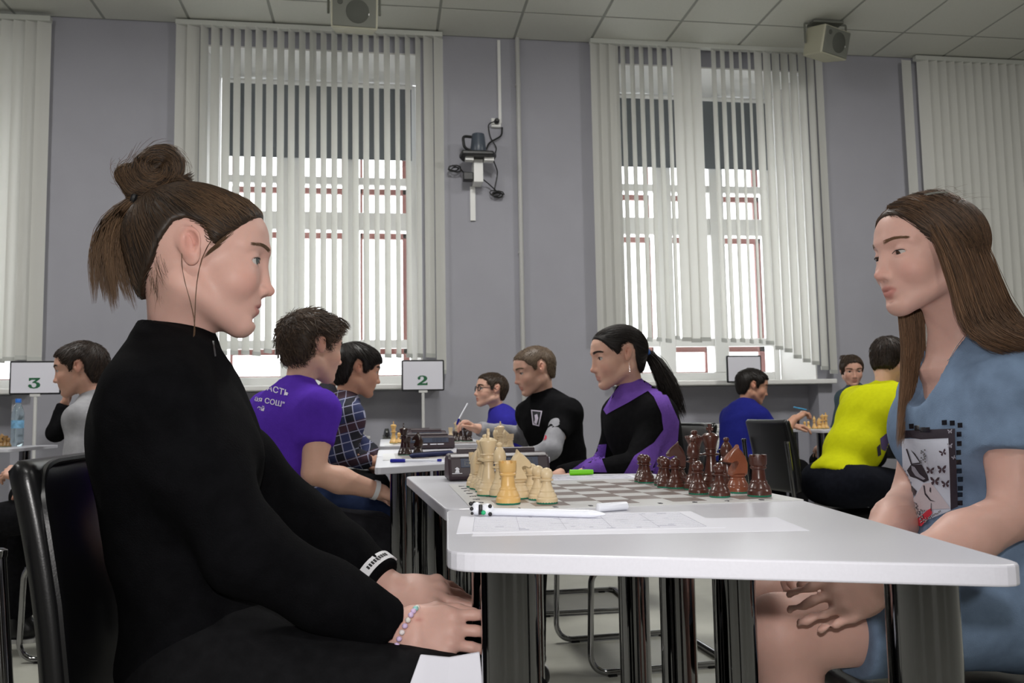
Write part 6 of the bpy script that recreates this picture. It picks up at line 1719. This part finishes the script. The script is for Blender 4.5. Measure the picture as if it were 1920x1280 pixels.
# --- black T-shirt boy, writing
b = sitter('boy in a black T-shirt with grey undersleeves, writing with a pen', dep(1003, 694, 3.95), rad(190), rad(-10), tyaw=rad(208), lean=15, s=1.05, skin=SK2, shw=.165, girth=1.05,
    hair=dict(mat=H_SAND, cut=CROPCUT, thick=4, len=.014, lift=.003, jit=.3, n=2400, r=.0007), shirt=cloth('black_jersey', (.007, .007, .008), .9, .2), trousers=BLK, loose=.022,
    arms=dict(eR=dep(985, 818, 4.22), wR=dep(893, 803, 4.05), hR=dep(860, 786, 4.0), cR=[(.5, .9, .5), (.6, .9, .5), (.7, 1., .5), (.7, 1., .5)], eL=dep(1032, 843, 3.70), wL=dep(972, 868, 3.72)), hands=('R',), lids=.25, sleeve_len=.62, lyaw=rad(178), knee=.36)
# grey undersleeves
us = []
for e, w, sd in ((b['eR'], b['wR'], 1), (b['eL'], b['wL'], -1)):
    G = Model(); G.u(cap(e, e+(w-e)*.5, .043, .041), .0); G.u(clip_(cap(e+(w-e)*.5, w, .041, .034), plane_after(e, e+(w-e)*.95)), .01)
    sh = b['NB']+b['r']*sd*.13-A_([0, 0, .07]); G.u(cap(sh*.6+e*.4, e, .0445, .045), .02)
    V, Q = G.mesh(.008, post=folds(.005, 40, 5)); us.append(link_mesh('undersleeve', V, Q, cloth('grey_marl', srgb(150, 150, 156), .9, .08), b['P']))
B = px_bvh(b['shirt'])
decal('chest_print', [[(996, 768), (1017, 770), (1011, 799), (999, 796)]], M_INKW, B, b['P'])
decal('chest_print', [[(998.5, 770.5), (1014.5, 772), (1009.5, 796.5), (1001, 793)]], mat('print_dark', srgb(40, 42, 48), .7), B, b['P'], off=.0022)
decal('chest_print', [[(1003, 778), (1008, 776), (1010, 784), (1007, 795), (1002, 792), (1004, 786)]], M_INKW, B, b['P'], off=.003)
B = px_bvh(us[1])
decal('sleeve_badge', [[(1019.5+6*math.cos(a), 819.5+6.5*math.sin(a)) for a in np.linspace(0, 6.28, 12, endpoint=False)]], mat('badge_red', srgb(190, 40, 66), .7), B, b['P'], off=.002)
decal('sleeve_lettering', text_polys('SHARK', 10, (992, 846), (.62, -.78), (-.78, -.62)), M_INKW, B, b['P'], maxe=4, off=.0022, kind='stuff')
hp = b['wR']+unit(dep(860, 786, 4.0)-b['wR'])*.08
pn = thing('writing_pen', 'white pen with a blue grip in the hand of the boy writing', 'pen', tuple(dep(856, 797, 3.97)))
a0 = A_(pn.location); a1 = dep(877, 756, 3.99)-a0; mid = dep(861, 785, 3.97)-a0
MB().tube([tuple(mid), tuple(a1)], .0042, 10).build('barrel', M_PENW, pn); MB().tube([(0, 0, 0), tuple(mid*.25), tuple(mid)], [.001, .0055, .0055], 10).build('grip', M_BLUEI, pn)

# --- ponytail girl
M_JACK = cloth('black_fleece', (.008, .008, .009), .95, .2); M_PURP = cloth('violet_fleece', srgb(112, 78, 166), .9, .06)
b = sitter('girl in a black and violet jacket with a black ponytail', dep(1160, 669, 2.95), rad(184), rad(-4), tyaw=rad(192), lean=12, s=1.03, skin=SK2, shw=.15, hv=.0036, vox=.0105, jaw=.95, lyaw=rad(181),
    hair=dict(mat=H_DARK, cut=SLICK, thick=6, to=(-94, 0, 6), n=1500, vox=.004, locks=[([(-90, 0, 10), (-112+2*k, 8+6*math.sin(k), 8), (-134+3*k, 22+8*math.sin(k*2), -30), (-158+5*k, 48+12*math.sin(k), -90), (-176+7*k, 74+14*math.sin(k*3), -150-4*k), (-184+8*k, 84+10*math.sin(k), -215-6*k)], 120, (.007, .012, .015, .017, .014, .006)) for k in range(7)]+[([(-60, -30, -60), (-80, -40, -74), (-84, -30, -100)], 10, (.002, .002, .001))]),
    shirt=M_JACK, sleeve='long', trousers=BLK, arms=dict(eL=dep(1196, 872, 2.74), wL=dep(1092, 890, 2.74), eR=dep(1130, 880, 3.15), wR=dep(1050, 890, 3.0)), loose=.020, girth=1.02, lids=.42, knee=.47)
C = b['C']; P = b['P']
MB().tube([tuple(C(-101+4*math.sin(a), 4+15*math.cos(a), 8+15*math.sin(a))) for a in np.linspace(0, 6.283, 16, endpoint=False)], .006, 8, closed=True).build('hair_tie', mat('blue_elastic', srgb(70, 120, 200), .7), wp=P)
# violet yoke, collar, cuffs and back panel: panels of the jacket cut from its own shape
def panel(name, polys, mt, off=.002): return decal(name, polys, mt, px_bvh(b['shirt']), P, maxe=7, off=off)
panel('yoke', [[(1132, 768), (1150, 738), (1168, 716), (1190, 702), (1212, 700), (1228, 712), (1238, 732), (1214, 734), (1180, 754), (1150, 770), (1138, 777)]], M_PURP)
panel('back_stripe', [[(1212, 733), (1236, 730), (1252, 760), (1259, 800), (1250, 830), (1225, 852), (1190, 872), (1165, 890), (1250, 890), (1268, 850), (1272, 790), (1252, 745), (1236, 728)], [(1214, 733), (1226, 745), (1240, 775), (1243, 805), (1225, 830), (1190, 855), (1168, 890), (1180, 890), (1252, 850), (1262, 800), (1250, 755), (1236, 730)]], M_PURP, .003)
panel('front_panel', [[(1118, 834), (1138, 832), (1134, 860), (1110, 872), (1116, 850)]], M_PURP)
panel('cuff', [[(1064, 885), (1100, 862), (1125, 852), (1138, 885)]], M_PURP, .003)
MB().tube([tuple(C(-6, 76, -24)), tuple(C(-6, 77, -38)), tuple(C(-6, 77, -56))], .0006, 6).build('earring', mat('silver', (.8, .8, .82), .2, 1.), wp=P)

# --- navy T-shirt boy on the other side
b = sitter('boy in a navy T-shirt holding up a light blue pen', dep(1410, 724, 5.35), rad(-12), rad(-10), tyaw=rad(18), lean=14, s=1.0, skin=SK3, shw=.15,
    hair=dict(mat=H_DARK, cut=BOYCUT, thick=10, len=.035, lift=.005, jit=.25), shirt=cloth('navy_jersey', srgb(34, 38, 118), .85, .06), trousers=BLK, loose=.02,
    arms=dict(eR=dep(1465, 815, 5.15), wR=dep(1490, 784, 5.2), hR=dep(1520, 766, 5.22), eL=dep(1462, 815, 5.5), wL=dep(1484, 797, 5.42), hL=dep(1510, 800, 5.4), cR=[(.6, .9, .5)]*4), hands=('R', 'L'), lids=.25)
pn = thing('blue_pen', 'light blue pen in the hand of the navy T-shirt boy', 'pen', tuple(dep(1488, 763, 5.2)))
a0 = A_(pn.location); a1 = dep(1512, 768, 5.2)-a0; MB().tube([(0, 0, 0), tuple(a1)], .0045, 8).build('barrel', mat('sky_plastic', srgb(60, 150, 200), .3), pn); MB().tube([tuple(a1), tuple(a1*1.12)], [.004, .001], 8).build('tip', M_CHROME, pn)
# --- yellow T-shirt boy leaning forward
b = sitter('boy in a bright yellow T-shirt leaning forward over his desk', dep(1668, 676, 4.05), rad(30), rad(-16), tyaw=rad(22), lean=40, s=1.04, skin=SK2, shw=.165, girth=1.16,
    hair=dict(mat=H_DKBR, cut=BOYCUT, thick=8, len=.03, lift=.005, jit=.25, n=2200), shirt=cloth('yellow_jersey', srgb(190, 194, 20), .85, .05), trousers=cloth('black_navy_cotton', (.008, .009, .014), .9, .2),
    arms=dict(eR=dep(1700, 805, 3.85), wR=dep(1745, 786, 4.1), eL=dep(1760, 780, 4.3), wL=dep(1790, 784, 4.3)), hands=('R',), sleeve_len=.5, knee=.42)
B = px_bvh(b['shirt']); rr = random.Random(9)
for col_, polys in ((srgb(70, 54, 96), [[(1664, 790), (1676, 780), (1686, 786), (1680, 806), (1666, 812)], [(1650, 822), (1662, 812), (1672, 826), (1664, 848), (1652, 842)]]), (srgb(150, 120, 60), [[(1676, 806), (1688, 796), (1690, 816), (1676, 824)], [(1660, 850), (1670, 838), (1674, 858), (1662, 868)]]), (srgb(40, 34, 50), [[(1644, 838), (1650, 832), (1652, 852), (1646, 856)], [(1668, 824), (1674, 822), (1672, 836)]])):
    for pl_ in polys: decal('side_print', [pl_], mat('print_%d' % int(col_[0]*1000), col_, .7), B, b['P'])
# --- woman at the far wall
sitter('woman with brown hair sitting at the wall beyond the yellow T-shirt boy', dep(1597, 694, 6.1), rad(-108), rad(-8), tyaw=rad(195), lean=8, s=1.02, skin=SK1, hv=.0050, vox=.014,
    hair=dict(mat=H_BROWN, cut=LONGC, thick=8, len=.06, lift=.003, jit=.1, crown=(-20, 0, 108), dir=(0, 0, -.6), locks=[([(-78, -30, 74), (-92, -40, 90), (-86, -52, 70)], 120, (.014, .02, .014))]), shirt=cloth('teal_grey_knit', srgb(70, 84, 92), .9), sleeve='long', trousers=BLK, lyaw=rad(180), knee=.30)
# --- boy in light grey at the left
b = sitter('boy in a light grey long-sleeved top with short dark hair', dep(152, 692, 3.45), rad(184), rad(-5), tyaw=rad(172), lean=9, s=1.03, skin=SK1, shw=.16,
    hair=dict(mat=H_DKBR, cut=BOYCUT, thick=8, len=.03, lift=.004, jit=.2, n=2200), shirt=cloth('light_grey_marl', srgb(150, 150, 154), .9, .1, 40), sleeve='long', trousers=cloth('black_denim', (.010, .010, .012), .9, .25),
    arms=dict(eL=dep(140, 890, 3.22), wL=dep(48, 886, 3.3), hL=dep(0, 884, 3.3), cL=[(.5, .7, .4)]*4, zL=(0, -.6, .8)), hands=('L',))
# --- player in black leaning on the elbow behind him
sitter('player in a black sweater resting chin on hand', dep(160, 692, 4.6), rad(180), rad(-6), lean=12, s=.98, skin=SK1, hv=.0065, vox=.014,
    hair=dict(mat=H_DARK, cut=BOYCUT, thick=12, len=.05, lift=.01, n=600), shirt=cloth('black_wool', (.007, .007, .008), .95, .2), sleeve='long', trousers=BLK,
    arms=dict(eL=dep(104, 812, 4.5), wL=dep(121, 756, 4.52), hL=dep(128, 732, 4.53), cL=[(.8, 1.1, .6)]*4, zL=(-1, 0, 0)), hands=('L',))
girl_bun()
girl_denim()
PADS = pads()
LAB = ['black chair under the purple T-shirt boy', 'black chair under the plaid shirt boy', 'black chair under the half hidden player with tied hair', 'black chair under the boy with glasses',
       'black chair with chrome legs under the black T-shirt boy', 'black chair with chrome legs under the ponytail girl', None, 'black leather chair behind the yellow T-shirt boy, seen from its back',
       'black chair under the woman at the far wall', 'black chair under the boy in the light grey top', 'black chair under the player in the black sweater']
FIX = {7: (2.0, 3.74, 0.03), 5: (0.90, 3.10, PI+.06), 0: (SEATS[0][0][0]-.02, SEATS[0][0][1], rad(8)), 4: (SEATS[4][0][0], SEATS[4][0][1], PI)}
CH = [('black leather chair with chrome frame behind the girl with the hair bun', (-0.148, 1.225, 0), 0.03), ('black leather chair under the girl in the denim dress', (0.99, 1.33, 0), PI-0.05)]
for i, (p, ty, _) in enumerate(SEATS):
    if LAB[i] is None: continue
    x, y, a = FIX.get(i, (p[0], p[1], ty)); CH.append((LAB[i], (x, y, 0), a))
c0 = None
for lab, loc, rz in CH:
    if c0 is None: c0 = chair(lab, loc, rz)
    else:
        c = copy_tree(c0); c.location = loc; c.rotation_euler = (0, 0, rz); c['label'] = lab
# a backless stool for the navy T-shirt boy
p, ty, _ = SEATS[6]
st = thing('stool', 'black round stool with chrome legs under the navy T-shirt boy', 'stool', (p[0]+.02, p[1], 0))
MB().lathe([(.02, .39), (.165, .39), (.178, .40), (.18, .416), (.17, .430), (.02, .434)], 28).build('seat', M_LEATHER, st)
for k in range(4):
    a = PI/4+k*PI/2; MB().tube([(.12*math.cos(a), .12*math.sin(a), .39), (.18*math.cos(a), .18*math.sin(a), .0)], .011, 10).build('leg', M_CHROME, st)
MB().tube([(.155*math.cos(a), .155*math.sin(a), .18) for a in np.linspace(0, 2*PI, 24, endpoint=False)], .007, 8, closed=True).build('foot_ring', M_CHROME, st)
